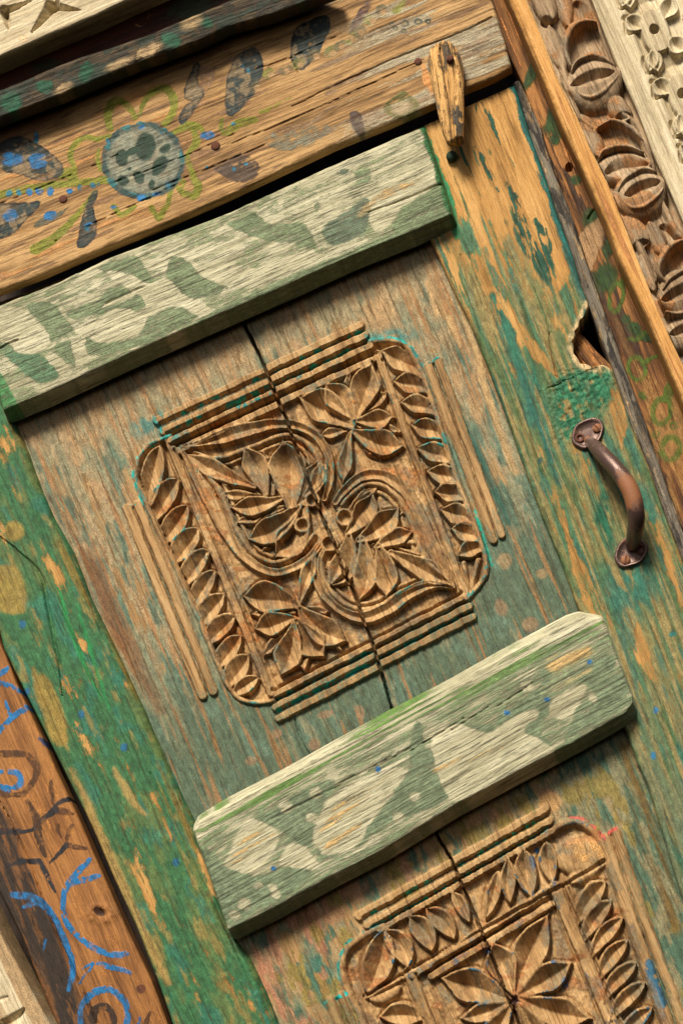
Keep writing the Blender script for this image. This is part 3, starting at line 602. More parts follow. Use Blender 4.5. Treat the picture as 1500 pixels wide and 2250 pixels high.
for pts, wd, dp in (([(382, 977), (605, 873), (824, 777)], 6, 13), ([(600, 1516), (797, 1415), (1013, 1303)], 6, 13), ([(362, 978), (584, 1522)], 4.5, 10), ([(384, 990), (606, 1506)], 4.5, 10),
                    ([(840, 792), (1032, 1300)], 4.5, 10), ([(818, 797), (1010, 1288)], 4.5, 10), ([(352, 932), (797, 728)], 3.5, 9), ([(367, 954), (808, 751)], 3.5, 9), ([(606, 1537), (1024, 1323)], 3.5, 9), ([(610, 1562), (1034, 1345)], 3.5, 9),
                    ([(294, 1114), (457, 1522)], 3, 8), ([(952, 801), (1091, 1180)], 3, 8)): r.groove(pts, wd, dp)
r.h += inside*(2.4*(pt.noise(50, 4.5, 71, 3)-.5)+1.6*(fbm(X/9, Y/9, 72, 3)-.5))
r.groove(CR, [2, 3.4, 3.2, 3, 3.2, 3, 3.4, 3, 3, 3.4, 3, 3.4, 3, 3, 3.4, 3, 2.4, 3, 2], 46, ex=.5)
r.groove([(648, 1580), (658, 1620), (684, 1664)], 1.8, 8)
# paint on the field round the plaque, and what is left of it in the carving
barm = np.isin(r.id, [i for i, n_ in enumerate(r.names) if n_ == 'moulding_bar']); fld = (1-ss(-2, 4, psd))*np.where(barm, .22, 1)
cov = pt.noise(110, 16, 1, 5)*.6+pt.noise(46, 40, 2, 4)*.5
lowr = np.clip(ss(1250, 1600, Y+.48*(X-600)) , 0, 1); lowl = ss(330, 60, X)*ss(1250, 900, Y)*.4; rgt = ss(860, 1120, X+.0*Y)*.5
bias = .30*lowr+.10*lowl+.13*rgt
pt.put(fld*(.45+.5*ss(.35, .6, pt.noise(90, 30, 95, 4))), (.31, .235, .125), .75, .3)
pt.put(fld*ss(.48-bias, .72-bias, cov), (.17, .19, .115), .7, .4)
pt.put(fld*ss(.58-bias*.9, .70-bias*.9, pt.noise(80, 18, 5, 5)), (.06, .13, .09), .75, .4)
pt.put(fld*lowr*ss(.3, .5, pt.noise(60, 30, 25, 4)), (.075, .105, .06), .75, .3)
pt.put(fld*ss(.56, .70, pt.noise(120, 14, 6, 4))*(1-lowr), (.38, .21, .10), .28, .3)
pt.put(fld*ss(.60, .72, pt.noise(200, 10, 9, 4)), (.30, .14, .045), .7, .3)
pt.put(fld*ss(840, 700, Y+.43*(X-640))*.5, (.38, .25, .12), .7, .3)
for x, y, a, b in ((215, 880, 11, 16), (170, 1000, 13, 24), (210, 1080, 16, 26), (422, 842, 12, 14), (735, 658, 10, 11), (830, 690, 34, 40), (885, 1330, 9, 28), (966, 1345, 12, 12), (790, 1565, 10, 16), (715, 1570, 18, 9), (608, 1612, 11, 10), (552, 1672, 13, 10), (690, 1636, 13, 13), (1165, 1372, 18, 16),
                   (1108, 1232, 15, 18), (1045, 830, 12, 14), (1005, 840, 9, 22), (1190, 1260, 11, 12), (1100, 1335, 14, 20), (1075, 1055, 20, 20), (1042, 900, 12, 34)):
    pt.put(fld*pt.dot(x, y, a, b, -.3, .25)*.9, (.40, .235, .10) if y < 1300 else (.33, .17, .085), .55, .2)
for pts, wd in (([(1010, 960), (1040, 1050), (1070, 1120)], [6, 12, 5]), ([(1000, 640), (1040, 760), (1080, 900), (1130, 1040)], [4, 7, 8, 4]), ([(985, 700), (1010, 760)], [8, 4]), ([(940, 620), (960, 690)], [6, 5])):
    pt.put(fld*pt.line(pts, wd, 4), (.44, .28, .12), .8, .2)
pt.put(fld*pt.line([(985, 860), (1030, 960), (1090, 1090), (1115, 1150)], [8, 11, 9, 6], 5), (.02, .085, .06), .85)
# brown streak down the left side of the field
pt.put(fld*pt.line([(120, 1090), (185, 1200), (235, 1330), (300, 1460), (350, 1560)], [9, 22, 22, 18, 6], 16)*ss(.3, .6, pt.noise(160, 10, 88, 4)), (.15, .06, .018), .8, .2)
# turquoise left in the quirks
def quirk(pts, wd, thr=.5, col=TURQ, seed=5): pt.put(pt.line(pts, wd, 1.6, len(pts) > 2)*ss(thr, thr+.07, fbm(X/13, Y/13, seed, 3)), col, 1, .35)
for a, b, t_, sd_ in (((352, 932), (798, 728), .53, 1), ((366, 953), (809, 751), .44, 2), ((606, 1537), (1025, 1323), .44, 3), ((610, 1562), (1034, 1346), .47, 4)): quirk([a, b], 3.0, t_, TURQ, sd_)
quirk([(343, 920), (362, 955), (376, 962)], 3, .5); quirk([(376, 958), (325, 985), (300, 1015), (294, 1045), (306, 1085), (320, 1112)], 3.5, .42, TURQ, 8)
quirk([(811, 747), (853, 741), (884, 750), (905, 766)], 3.5, .36, TURQ, 9); quirk([(905, 768), (925, 800), (936, 800), (962, 788)], 4, .45, (.01, .22, .20), 10)
quirk([(290, 1114), (318, 1104)], 3, .5, (.01, .3, .27), 11); quirk([(1040, 1120), (1062, 1185), (1078, 1240)], 4, .3, (.0, .28, .2), 13)
pt.put(pt.blob(855, 740, 55, 14, -.1)*ss(.35, .55, pt.noise(20, 20, 91)), (.02, .18, .16), .7); pt.put(pt.blob(330, 930, 45, 26, -.4)*ss(.42, .6, pt.noise(26, 12, 92)), (.02, .18, .16), .7)
hi = ss(5, 9, r.h)*inside
pt.put(hi*ss(.55, .60, fbm(X/15, Y/15, 55, 4))*ss(.40, .55, fbm(X/80, Y/80, 56, 2)), (.03, .22, .19), .9, .4)
pt.put(inside*ss(.62, .70, fbm(X/60, Y/26, 57, 3)), (.40, .17, .05), .55, .3)
pt.put(inside*ss(.46, .66, pt.noise(50, 26, 58, 5)), (.20, .17, .105), .55, .4); pt.put(inside*ss(.52, .64, fbm(X/30, Y/30, 59, 4)), (.24, .12, .045), .4, .3)
M_GOLD = wood('golden brown carved panel wood', (.50, .325, .15), (.37, .215, .085), (.16, .085, .032), fissure=.5, k_paint=.75, bump=.6, fissure_col=(.05, .028, .012))
sheet('carved_panel', P, ang, 0, r.h, M_GOLD, door, pt, 14, ids=r.id, names=r.names, label='upper carved panel with two palmettes in scrolls and a long crack')

# ---- lower carved panel
A_ = [(400, 1850), (502, 2050), (542, 2107), (572, 2170), (604, 2250), (660, 2390)]
B_ = [(1290, 1430), (1370, 1609), (1404, 1673), (1428, 1720), (1468, 1850), (1508, 1980), (1568, 2130), (1640, 2300)]
P, ang = grid(A_, B_, 2.15); X, Y = P[..., 0], P[..., 1]
pt = Paint(P, ang, 3, 61); r = Relief(P, 32, 2.2); r.wk = 1.2; r.dk = 1.0
CR = [(900, 1700), (953, 1820), (993, 1893), (1010, 1933), (1040, 2003), (1063, 2060), (1097, 2147), (1137, 2243), (1185, 2360)]
plq = [(833, 2030), (1212, 1815), (1249, 1797), (1283, 1803), (1322, 1835), (1342, 1890), (1370, 1965), (1404, 2071), (1454, 2210), (1500, 2340), (860, 2400), (795, 2250), (758, 2180), (745, 2123), (761, 2075)]
psd = np.full(P.shape[:2], -99.); k = crop(P, plq, 40); psd[k] = poly_sd(P[k], plq)
r.h += grain_relief(pt, 1.6, 240, 9, 4); inside = ss(-3, 3, psd)
r.h = r.h*(1-inside)+inside*(-9+5*(pt.noise(9, 9, 66, 3)-.5))
r.ridge([(838, 2034), (795, 2060), (765, 2085), (752, 2122), (764, 2176), (800, 2252), (850, 2380)], 11, 9, -14, 'plaque_rim')
r.ridge([(1205, 1828), (1250, 1807), (1281, 1812), (1314, 1842), (1335, 1890), (1362, 1967), (1396, 2071), (1446, 2210), (1490, 2330)], 11, 9, -14, 'plaque_rim')
bar((788, 2008), (1198, 1778), 12, 11, 5); bar((807, 2029), (1207, 1805), 10, 12, 5); bar((834, 2040), (1212, 1828), 9, 10, 4, base=-14)
for a, b, wd in (((727, 2198), (790, 2360), 12), ((750, 2188), (815, 2350), 11)): r.ridge([a, b], wd, 11, -3, 'moulding_bar')
r.ridge([(1332, 1842), (1391, 2026), (1468, 2250), (1500, 2340)], 12, 11, -3, 'moulding_bar'); r.ridge([(1352, 1830), (1419, 2026), (1500, 2250), (1530, 2330)], 12, 11, -3, 'moulding_bar')
bar((905, 2140), (1218, 1948), 12, 9, 3, 'inner_moulding', -14); bar((948, 2143), (1212, 1985), 11, 8, 3, 'inner_moulding', -14)
r.ridge([(806, 2190), (905, 2136)], 8, 3, -14, 'inner_moulding')
r.ridge([(898, 2138), (960, 2290), (990, 2370)], [16, 18, 18], 8, -14, 'inner_moulding', 'vee', 7)
r.ridge([(1219, 1950), (1282, 2100), (1345, 2255), (1385, 2360)], 18, 9, -14, 'inner_moulding', 'vee', 7)
r.ridge([(1244, 1950), (1300, 2090), (1365, 2250)], 6, 4, -14, 'inner_moulding')
for a, b, wd, bow, off in (((803, 2184), (842, 2046), 31, .12, 0), ((897, 2128), (845, 2046), 24, .22, .1), ((948, 2092), (898, 2016), 23, .22, .1), ((998, 2066), (935, 1998), 21, .2, .1), ((1030, 2030), (992, 1960), 15, .1, 0),
                           ((1066, 2022), (1094, 1912), 15, .05, 0), ((1120, 1988), (1118, 1888), 17, -.06, -.2), ((1168, 1972), (1150, 1868), 22, -.06, 0), ((1214, 1942), (1200, 1848), 19, -.06, 0)):
    r.leaf(a, b, wd, bow, 9, 11, .74, off=off, sk=.55, pw=.6)
r.dome((1216, 1876), (1334, 1868), 46, .12, 5, -12, 'knot_boss', .4, 4); r.dome((1248, 1935), (1316, 1900), 22, .1, 6, -14, 'carved_leaf')
for a, b, wd in (((1332, 1938), (1273, 2025), 20), ((1343, 1977), (1289, 2065), 18), ((1367, 2017), (1303, 2100), 18), ((1381, 2068), (1321, 2145), 18), ((1397, 2119), (1332, 2195), 18), ((1416, 2161), (1345, 2240), 18), ((1432, 2212), (1365, 2290), 18), ((1450, 2262), (1385, 2340), 18)):
    b = (a[0]+(b[0]-a[0])*1.18, a[1]+(b[1]-a[1])*1.18); r.leaf((a[0]+rj.uniform(-3, 3), a[1]+rj.uniform(-3, 3)), (b[0]+rj.uniform(-3, 3), b[1]+rj.uniform(-3, 3)), wd*rj.uniform(.98, 1.14), .14+rj.uniform(-.06, .06), 9, 14, .74, sk=.40, off=rj.uniform(-.15, .15))
for a, b, wd, bow in (((1205, 2005), (1130, 2184), 36, .05), ((1258, 2113), (1140, 2187), 31, -.02), ((1301, 2240), (1142, 2194), 33, -.08), ((964, 2149), (1118, 2197), 37, -.06), ((1080, 2066), (1127, 2182), 33, .0), ((1008, 2240), (1117, 2203), 22, .06), ((1050, 2310), (1124, 2208), 26, .04), ((1200, 2320), (1138, 2206), 28, .04)):
    r.leaf(a, b, wd*.95, bow, 9, 16, .78, sk=.45, bw=.22)
r.dome((812, 2196), (880, 2166), 15, .3, 4, -14); r.leaf((833, 2236), (934, 2242), 24, -.2, 8, 12); r.leaf((850, 2290), (950, 2290), 22, -.2, 8, 12)
for pts, wd, dp in (([(800, 2189), (920, 2120), (1060, 2043), (1220, 1955), (1327, 1893)], 5.5, 13), ([(955, 2124), (1212, 1976)], 6, 13), ([(884, 2142), (985, 2370)], 5, 12), ([(914, 2142), (1010, 2370)], 5, 12),
                    ([(1206, 1960), (1330, 2260), (1370, 2360)], 5, 12), ([(1233, 1944), (1300, 2100), (1362, 2250)], 5, 12), ([(797, 2018), (1202, 1792)], 3.5, 9), ([(820, 2036), (1210, 1816)], 3.5, 9), ([(1342, 1836), (1405, 2026), (1484, 2250)], 3, 8), ([(739, 2194), (800, 2350)], 3, 8)): r.groove(pts, wd, dp)
r.h += inside*(2.4*(pt.noise(50, 4.5, 71, 3)-.5)+1.6*(fbm(X/9, Y/9, 72, 3)-.5))
r.groove(CR, [2.4, 3, 2.6, 3, 2.6, 3, 2.6, 3.2, 3], 46, ex=.5)
barm = np.isin(r.id, [i for i, n_ in enumerate(r.names) if n_ == 'moulding_bar']); fld = (1-ss(-2, 4, psd))*np.where(barm, .25, 1); cov = pt.noise(110, 16, 1, 5)*.6+pt.noise(46, 40, 2, 4)*.5; rgt = ss(1150, 1380, X-.35*(Y-1800))*.22
pt.put(fld*(.45+.5*ss(.35, .6, pt.noise(90, 30, 95, 4))), (.32, .22, .105), .7, .3); pt.put(fld*ss(.48-rgt, .72-rgt, cov), (.16, .17, .095), .7, .4); pt.put(fld*ss(.60-rgt*.7, .72-rgt*.7, pt.noise(70, 22, 5, 5)), (.045, .11, .07), .85, .4)
pt.put(fld*ss(.54, .68, pt.noise(90, 30, 6, 4))*ss(1050, 800, X), (.36, .15, .08), .7, .3); pt.put(fld*ss(.6, .7, pt.noise(60, 30, 7, 4)), (.22, .16, .03), .7, .3)
pt.put(fld*pt.line([(1370, 1640), (1412, 1790), (1455, 1920), (1480, 2040)], [14, 18, 16, 14], 14)*ss(.3, .55, pt.noise(180, 8, 8, 4)), (.14, .075, .012), .85, .3)
for x, y, a, b in ((780, 1960, 22, 24), (1045, 1800, 16, 14), (1085, 1790, 12, 14), (730, 2010, 26, 20), (1200, 1745, 18, 14), (890, 1905, 14, 12)): pt.put(fld*pt.dot(x, y, a, b, -.3, .4)*.8, (.40, .20, .10), .8, .2)
pt.put(fld*pt.dot(1206, 1764, 26, 22, -.4, .3), (.42, .24, .09), .9); pt.put(pt.blob(700, 2140, 30, 60, -.3)*fld*ss(.4, .6, pt.noise(30, 14, 9)), (.03, .14, .10), .9)
for a, b, t_, sd_ in (((797, 2018), (1200, 1792), .50, 21), ((820, 2038), (1210, 1818), .46, 22)): quirk([a, b], 2.6, t_, (.0, .50, .36), sd_)
quirk([(835, 2028), (795, 2050), (757, 2080), (743, 2123), (757, 2180)], 3.5, .5, (.01, .25, .22), 23); quirk([(715, 2204), (762, 2184)], 4, .45, (.0, .4, .36), 24); quirk([(1240, 1795), (1285, 1802), (1330, 1845)], 3, .45, (.45, .08, .06), 25); quirk([(1318, 1843), (1356, 1820)], 4, .3, (.40, .07, .05), 26)
hi = ss(4, 8, r.h)*inside
pt.put(hi*ss(.58, .64, fbm(X/15, Y/15, 55, 4))*ss(.42, .6, fbm(X/80, Y/80, 56, 2)), (.03, .11, .17), .9, .4)
for x, y, a, b in ((1129, 2197, 7, 9), (1179, 1868, 5, 7), (1215, 2113, 6, 5), (1240, 2160, 8, 12), (1170, 1895, 6, 16), (1070, 2090, 5, 8)): pt.put(pt.dot(x, y, a, b, 0, .4), (.015, .10, .24), .9)
pt.put(pt.line([(1424, 2120), (1440, 2170), (1452, 2205)], 11, 4)*ss(.25, .4, pt.noise(20, 10, 60)), (.03, .12, .20), .9, .3)
pt.put(inside*ss(.60, .70, fbm(X/60, Y/26, 57, 3)), (.36, .15, .05), .55, .3); pt.put(pt.dot(1290, 1870, 40, 26, .2, .5), (.58, .31, .10), .6)
pt.put(inside*ss(.46, .66, pt.noise(50, 26, 58, 5)), (.21, .17, .10), .55, .4); pt.put(inside*ss(.52, .64, fbm(X/30, Y/30, 59, 4)), (.24, .115, .04), .4, .3)
sheet('carved_panel', P, ang, 0, r.h, M_GOLD, door, pt, 14, ids=r.id, names=r.names, label='lower carved panel with an eight petalled flower and a knot boss')

# ---- upper batten
A_ = [(-42, 684), (0, 668), (127, 618), (240, 563), (500, 466), (700, 374), (860, 304), (931, 275)]
B_ = [(7, 903), (100, 864), (300, 772), (500, 684), (633, 626), (773, 562), (900, 512), (994, 470)]
P, ang = grid(A_, B_, 2.0); pt = Paint(P, ang, 3.5, 71); X, Y = P[..., 0], P[..., 1]
n1 = pt.noise(60, 14, 1, 5); n2 = pt.noise(26, 20, 2, 4); gr = pt.noise(260, 4, 3, 3)
dA = np.hypot(*(P-P[:, :1]).transpose(2, 0, 1)); dB = np.hypot(*(P-P[:, -1:]).transpose(2, 0, 1))
left = ss(820, 420, X)
gcov = (.36+.22*left+.26*ss(90, 30, dB)+.12*ss(60, 10, dA))
wear = ss(.62, .38, n1*.6+n2*.4)
base = np.clip(gcov+.45*(gr-.5), 0, .62)
pt.put(base*(.35+.65*wear), (.20, .25, .125), .9, .3)
G1 = (.165, .21, .115)
for pl, c, op in (([(500, 490), (533, 480), (560, 470), (600, 493), (660, 490), (683, 510), (693, 547), (650, 537), (600, 530), (533, 510)], G1, .72), ([(548, 470), (565, 466), (560, 490)], G1, .6),
              ([(710, 517), (713, 497), (767, 460), (807, 433), (810, 467), (800, 510), (733, 540)], (.11, .15, .105), .75), ([(735, 380), (765, 370), (760, 385)], (.05, .11, .085), .6),
              ([(860, 507), (883, 460), (933, 427), (973, 403), (993, 467), (900, 503)], G1, .72), ([(690, 450), (700, 440), (705, 455), (695, 465)], G1, .6), ([(780, 380), (810, 370), (815, 395), (790, 405)], G1, .5),
              ([(213, 590), (287, 563), (300, 563), (337, 620), (300, 613)], G1, .72), ([(367, 613), (377, 563), (413, 573), (440, 590), (493, 590), (500, 630), (427, 660), (390, 640)], G1, .78),
              ([(60, 673), (110, 663), (150, 706), (160, 726), (110, 753), (97, 716)], G1, .8), ([(0, 766), (20, 763), (97, 783), (130, 826), (87, 840), (50, 816)], (.08, .18, .10), .75),
              ([(120, 763), (157, 750), (165, 805)], G1, .78), ([(190, 743), (213, 753), (250, 753), (300, 740), (327, 696), (377, 673), (433, 693), (333, 750), (200, 783)], G1, .66),
              ([(150, 683), (217, 655), (240, 632), (290, 640), (340, 655), (300, 680), (220, 690), (160, 700)], G1, .75), ([(0, 740), (30, 760), (20, 775), (-10, 770)], G1, .8), ([(-10, 810), (10, 835), (35, 880), (38, 895), (10, 903), (-20, 860)], (.05, .22, .07), .85),
              ([(440, 700), (560, 640), (700, 580), (850, 520), (990, 465), (990, 475), (800, 556), (600, 645), (440, 710)], G1, .7)):
    pt.put(pt.poly(pl, 3), c, op*.76, .4)
for pl in ([(0, 676), (40, 680), (67, 693), (103, 726), (110, 750), (83, 776), (43, 776), (20, 755), (0, 750)], [(163, 725), (217, 696), (267, 676), (310, 690), (320, 706), (300, 733), (233, 753), (200, 743)],
           [(103, 786), (120, 776), (160, 816), (137, 823)], [(157, 750), (180, 736), (190, 763), (190, 786), (167, 793)], [(233, 596), (287, 603), (333, 626), (367, 613), (400, 643), (443, 663), (463, 683), (437, 693), (400, 673), (377, 670), (345, 688), (322, 690), (312, 655)],
           [(413, 570), (443, 586), (477, 590), (510, 580), (560, 590), (640, 560), (690, 552), (690, 575), (560, 620), (500, 628), (450, 610)], [(230, 668), (290, 640), (320, 627), (322, 635), (280, 656), (235, 674)],
           [(820, 430), (900, 390), (965, 370), (930, 420), (880, 455), (850, 500), (818, 500)]):
    pt.clear(pt.poly(pl, 3.5)*.82)
pt.put(pt.line([(790, 470), (850, 425), (920, 400)], [4, 12, 5], 8), (.52, .33, .13), .5)
pt.put(ss(14, 4, np.hypot(*(P-P[-1:]).transpose(2, 0, 1))+10*(n2-.5)), (.025, .13, .04), .95, .3)
h = grain_relief(pt, .9, 420, 5, 9)+edge_round(P, 9, rA=11, rB=8, ends=(6, 8), seed=3)+1.0*(pt.noise(500, 3.0, 19, 3)-.5)*2
r = Relief(P, 3); r.h = h; r.groove([(800, 470), (890, 436), (974, 400)], [1, 2, 2.6], 8); r.groove([(0, 765), (24, 752), (40, 746)], 2, 8)
r.hollow((228, 668), (322, 628), 7, 6)
sheet('batten', P, ang, 70, r.h, M_BATTEN, door, pt, 46, flare=17, label='upper pale batten with leaf shapes left bare in faded green paint')

# ---- lower batten
A_ = [(424, 1822), (436, 1800), (500, 1761), (640, 1688), (750, 1626), (867, 1562), (1000, 1493), (1100, 1436), (1250, 1356), (1277, 1347), (1323, 1354)]
B_ = [(502, 2046), (600, 1998), (733, 1924), (833, 1873), (1000, 1770), (1150, 1689), (1233, 1646), (1320, 1598), (1375, 1566), (1390, 1545), (1388, 1528)]
def dense(L, n):
    L = np.asarray(L, float); c = np.r_[0, np.cumsum(np.hypot(*np.diff(L, axis=0).T))]; q = np.linspace(0, c[-1], n); return np.stack([np.interp(q, c, L[:, 0]), np.interp(q, c, L[:, 1])], -1)
P, ang = grid(A_, B_, 2.0); pt = Paint(P, ang, 3.5, 81); X, Y = P[..., 0], P[..., 1]
n1 = pt.noise(60, 14, 1, 5); n2 = pt.noise(24, 20, 2, 4); gr = pt.noise(300, 6, 3, 4)
dA = np.hypot(*(P-P[:, :1]).transpose(2, 0, 1)); dB = np.hypot(*(P-P[:, -1:]).transpose(2, 0, 1))
gcov = (.34+.30*ss(.36, .6, n1*.7+gr*.4))*ss(12, 55, dA)+.2*ss(.45, .6, gr); pt.put(np.minimum(gcov, .64), (.18, .235, .125), .9, .3)
pt.put(ss(70, 30, dA)*ss(.52, .7, gr)*.8, (.12, .24, .045), .8, .3)
for pl, op in (([(500, 1900), (560, 1925), (640, 1908), (685, 1915), (640, 1960), (560, 2000), (505, 2035), (460, 1950)], .85), ([(560, 1800), (600, 1780), (690, 1725), (735, 1716), (700, 1790), (685, 1860), (650, 1850), (610, 1820)], .8),
               ([(910, 1593), (927, 1593), (932, 1636), (950, 1660), (970, 1678), (905, 1682)], .85), ([(880, 1690), (960, 1690), (1000, 1720), (960, 1770), (860, 1800), (815, 1815), (868, 1740)], .72),
               ([(1090, 1575), (1160, 1530), (1205, 1495), (1210, 1560), (1180, 1600), (1210, 1640), (1160, 1610), (1110, 1605)], .7), ([(1010, 1600), (1070, 1590), (1080, 1606), (1020, 1612)], .7),
               ([(1250, 1480), (1330, 1440), (1350, 1470), (1310, 1500), (1360, 1480), (1380, 1520), (1330, 1545), (1285, 1500)], .7), ([(1275, 1545), (1330, 1530), (1385, 1540), (1330, 1580), (1270, 1610), (1235, 1640), (1255, 1590)], .6),
               ([(1190, 1470), (1215, 1460), (1210, 1480), (1200, 1510), (1190, 1500)], .6), ([(440, 1860), (480, 1890), (500, 1930), (490, 2000), (450, 1930)], .8), ([(700, 1860), (830, 1790), (870, 1790), (800, 1850), (720, 1890)], .55)):
    pt.put(pt.poly(pl, 5), (.155, .20, .12), op*.72, .4)
for pl in ([(500, 1884), (533, 1814), (567, 1804), (610, 1830), (603, 1864), (557, 1917), (500, 1907)], [(613, 1890), (640, 1854), (673, 1867), (700, 1907), (627, 1904)],
           [(687, 1827), (733, 1747), (800, 1704), (897, 1687), (867, 1734), (817, 1804), (777, 1864), (713, 1877), (703, 1864)], [(950, 1620), (1000, 1590), (1050, 1606), (1080, 1608), (1133, 1570), (1177, 1560), (1180, 1575), (1150, 1606), (1187, 1626), (1213, 1660), (1100, 1720), (1000, 1760), (960, 1700)],
           [(1203, 1553), (1233, 1523), (1283, 1503), (1277, 1536), (1250, 1576), (1220, 1576)]): pt.clear(pt.poly(pl, 4)*.75)
for x, y, a in ((628, 1772, 16), (687, 1797, 15), (730, 1703, 14), (537, 1986, 16), (693, 1742, 15), (567, 1945, 12), (600, 1950, 11), (912, 1750, 13), (872, 1793, 13), (1155, 1508, 13), (1302, 1536, 10), (605, 1965, 13), (515, 2010, 14)): pt.clear(pt.dot(x, y, a, a*.85, 0, .4)*.6)
tan = (.62, .40, .16)
for pts, wd in (([(515, 1890), (550, 1850), (600, 1830)], [10, 18, 6]), ([(700, 1840), (760, 1770), (850, 1710)], [6, 16, 5]), ([(720, 1860), (790, 1810)], [8, 4]), ([(1215, 1460), (1290, 1430)], [16, 8]), ([(1195, 1520), (1290, 1470)], [6, 4]), ([(960, 1690), (1100, 1640)], [8, 5])):
    pt.put(pt.line(pts, wd, 8)*ss(.35, .6, gr), tan, .75, .2)
for x, y in ((1295, 1454), (1200, 1538), (602, 1908), (830, 1690), (1112, 1566)): pt.put(pt.dot(x, y, 6, 5, 0, .3), (.02, .14, .36), .9)
h = grain_relief(pt, 1.0, 420, 6, 13)+edge_round(P, 9, rA=16, rB=7, ends=(8, 9), seed=6)+1.0*(pt.noise(500, 3.2, 19, 3)-.5)*2
r = Relief(P, 3); r.h = h
for k_ in range(7): r.groove([(540+k_*90, 1830-k_*45), (700+k_*80, 1745-k_*42)], [1, 1.8, 1], 5)
sheet('batten', P, ang, 70, r.h, M_BATTEN, door, pt, 46, flare=17, label='lower pale batten with clipped corners and worn green leaf shapes')

# ---- pull handle, its plates and screws
def tube(name, pts, mat, parent, seg=18, paintf=None):
    """pts: (X, Y, d, radius) in photo units"""
    q = np.array(pts, float); t = np.linspace(0, len(q)-1, 44); i0 = np.arange(len(q))
    ev = smooth_line([p for p in q], 8); c = at(ev[:, 0], ev[:, 1], ev[:, 2]); rad = ev[:, 3]*S
    tg = np.gradient(c, axis=0); tg /= np.linalg.norm(tg, axis=1, keepdims=True); ref = np.array([1., 0, .4]); co = []
    for i in range(len(c)):
        a = np.cross(tg[i], ref); a /= np.linalg.norm(a); b = np.cross(tg[i], a)
        for k_ in range(seg):
            th = 2*math.pi*k_/seg; co.append(c[i]+(a*math.cos(th)+b*math.sin(th)*.92)*rad[i])
    n = len(c); I = np.arange(n*seg).reshape(n, seg); J = np.roll(I, -1, 1)
    qd = np.stack([I[:-1], J[:-1], J[1:], I[1:]], -1).reshape(-1, 4)
    me = bpy.data.meshes.new(name); me.from_pydata([tuple(x) for x in co], [], [tuple(int(y) for y in x) for x in qd]+[tuple(range(seg))[::-1], tuple(int(x) for x in I[-1])])
    bm = bmesh.new(); bm.from_mesh(me); bmesh.ops.recalc_face_normals(bm, faces=bm.faces); bm.to_mesh(me); bm.free()
    for p in me.polygons: p.use_smooth = True
    a = me.attributes.new('paint', 'FLOAT_COLOR', 'POINT')
    if paintf is not None:
        v = np.zeros((n*seg, 4)); v[:, 3] = np.repeat(paintf(np.linspace(0, 1, n)), seg); a.data.foreach_set('color', v.astype(np.float32).ravel())
    return link(name, me, mat, parent)
def plate(name, outline, d, thick, mat, parent, dish=5, holes=()):
    out = smooth_line(outline+[outline[0]], 4)[:-1]; c = out.mean(0); bm = bmesh.new(); rings = []
    for f, hh in ((1.02, 0), (1.02, thick*.55), (.97, thick*.9), (.90, thick), (.8, thick-dish*.5), (.6, thick-dish), (.3, thick-dish*.9), (.1, thick-dish*.9)):
        q = c+(out-c)*f; p3 = at(q[:, 0], q[:, 1], d); p3[:, 1] -= hh*S
        rings.append([bm.verts.new(p) for p in p3])
    for a, b in zip(rings[:-1], rings[1:]):
        for i in range(len(a)): bm.faces.new((a[i], a[(i+1) % len(a)], b[(i+1) % len(a)], b[i]))
    bm.faces.new(rings[-1]); bmesh.ops.recalc_face_normals(bm, faces=bm.faces)
    for f in bm.faces: f.smooth = True
    me = bpy.data.meshes.new(name); bm.to_mesh(me); bm.free(); at_ = me.attributes.new('paint', 'FLOAT_COLOR', 'POINT')
    at_.data.foreach_set('color', np.tile(np.array([0, 0, 0, .06], np.float32), len(me.vertices))); return link(name, me, mat, parent)
d0 = 27
hd = tube('handle', [(1290, 966, d0+4, 10), (1297, 973, d0+12, 14), (1309, 984, d0+32, 17), (1329, 1005, d0+56, 19), (1352, 1030, d0+74, 19.5), (1371, 1056, d0+84, 20.5), (1386, 1084, d0+88, 21), (1394, 1114, d0+86, 20.5), (1397, 1138, d0+76, 19.5), (1395, 1163, d0+56, 18), (1391, 1183, d0+30, 17), (1387, 1200, d0+8, 14), (1386, 1206, d0+2, 10)],
          M_IRON, door, paintf=lambda t: .55*np.exp(-((t-.50)/.09)**2)+.5*np.exp(-(t/.06)**2)-.1*ss(.6, .8, t))
p1 = plate('mounting_plate', [(1255, 962), (1260, 943), (1273, 930), (1296, 921), (1312, 921), (1324, 933), (1324, 949), (1317, 969), (1301, 981), (1284, 989), (1268, 984), (1258, 976)], d0-4, 11, M_IRON, hd, 6)
p2 = plate('mounting_plate', [(1375, 1181), (1362, 1193), (1352, 1212), (1350, 1231), (1358, 1244), (1370, 1249), (1386, 1245), (1404, 1239), (1417, 1224), (1422, 1208), (1416, 1193), (1404, 1186), (1390, 1184)], d0-4, 11, M_IRON, hd, 6)
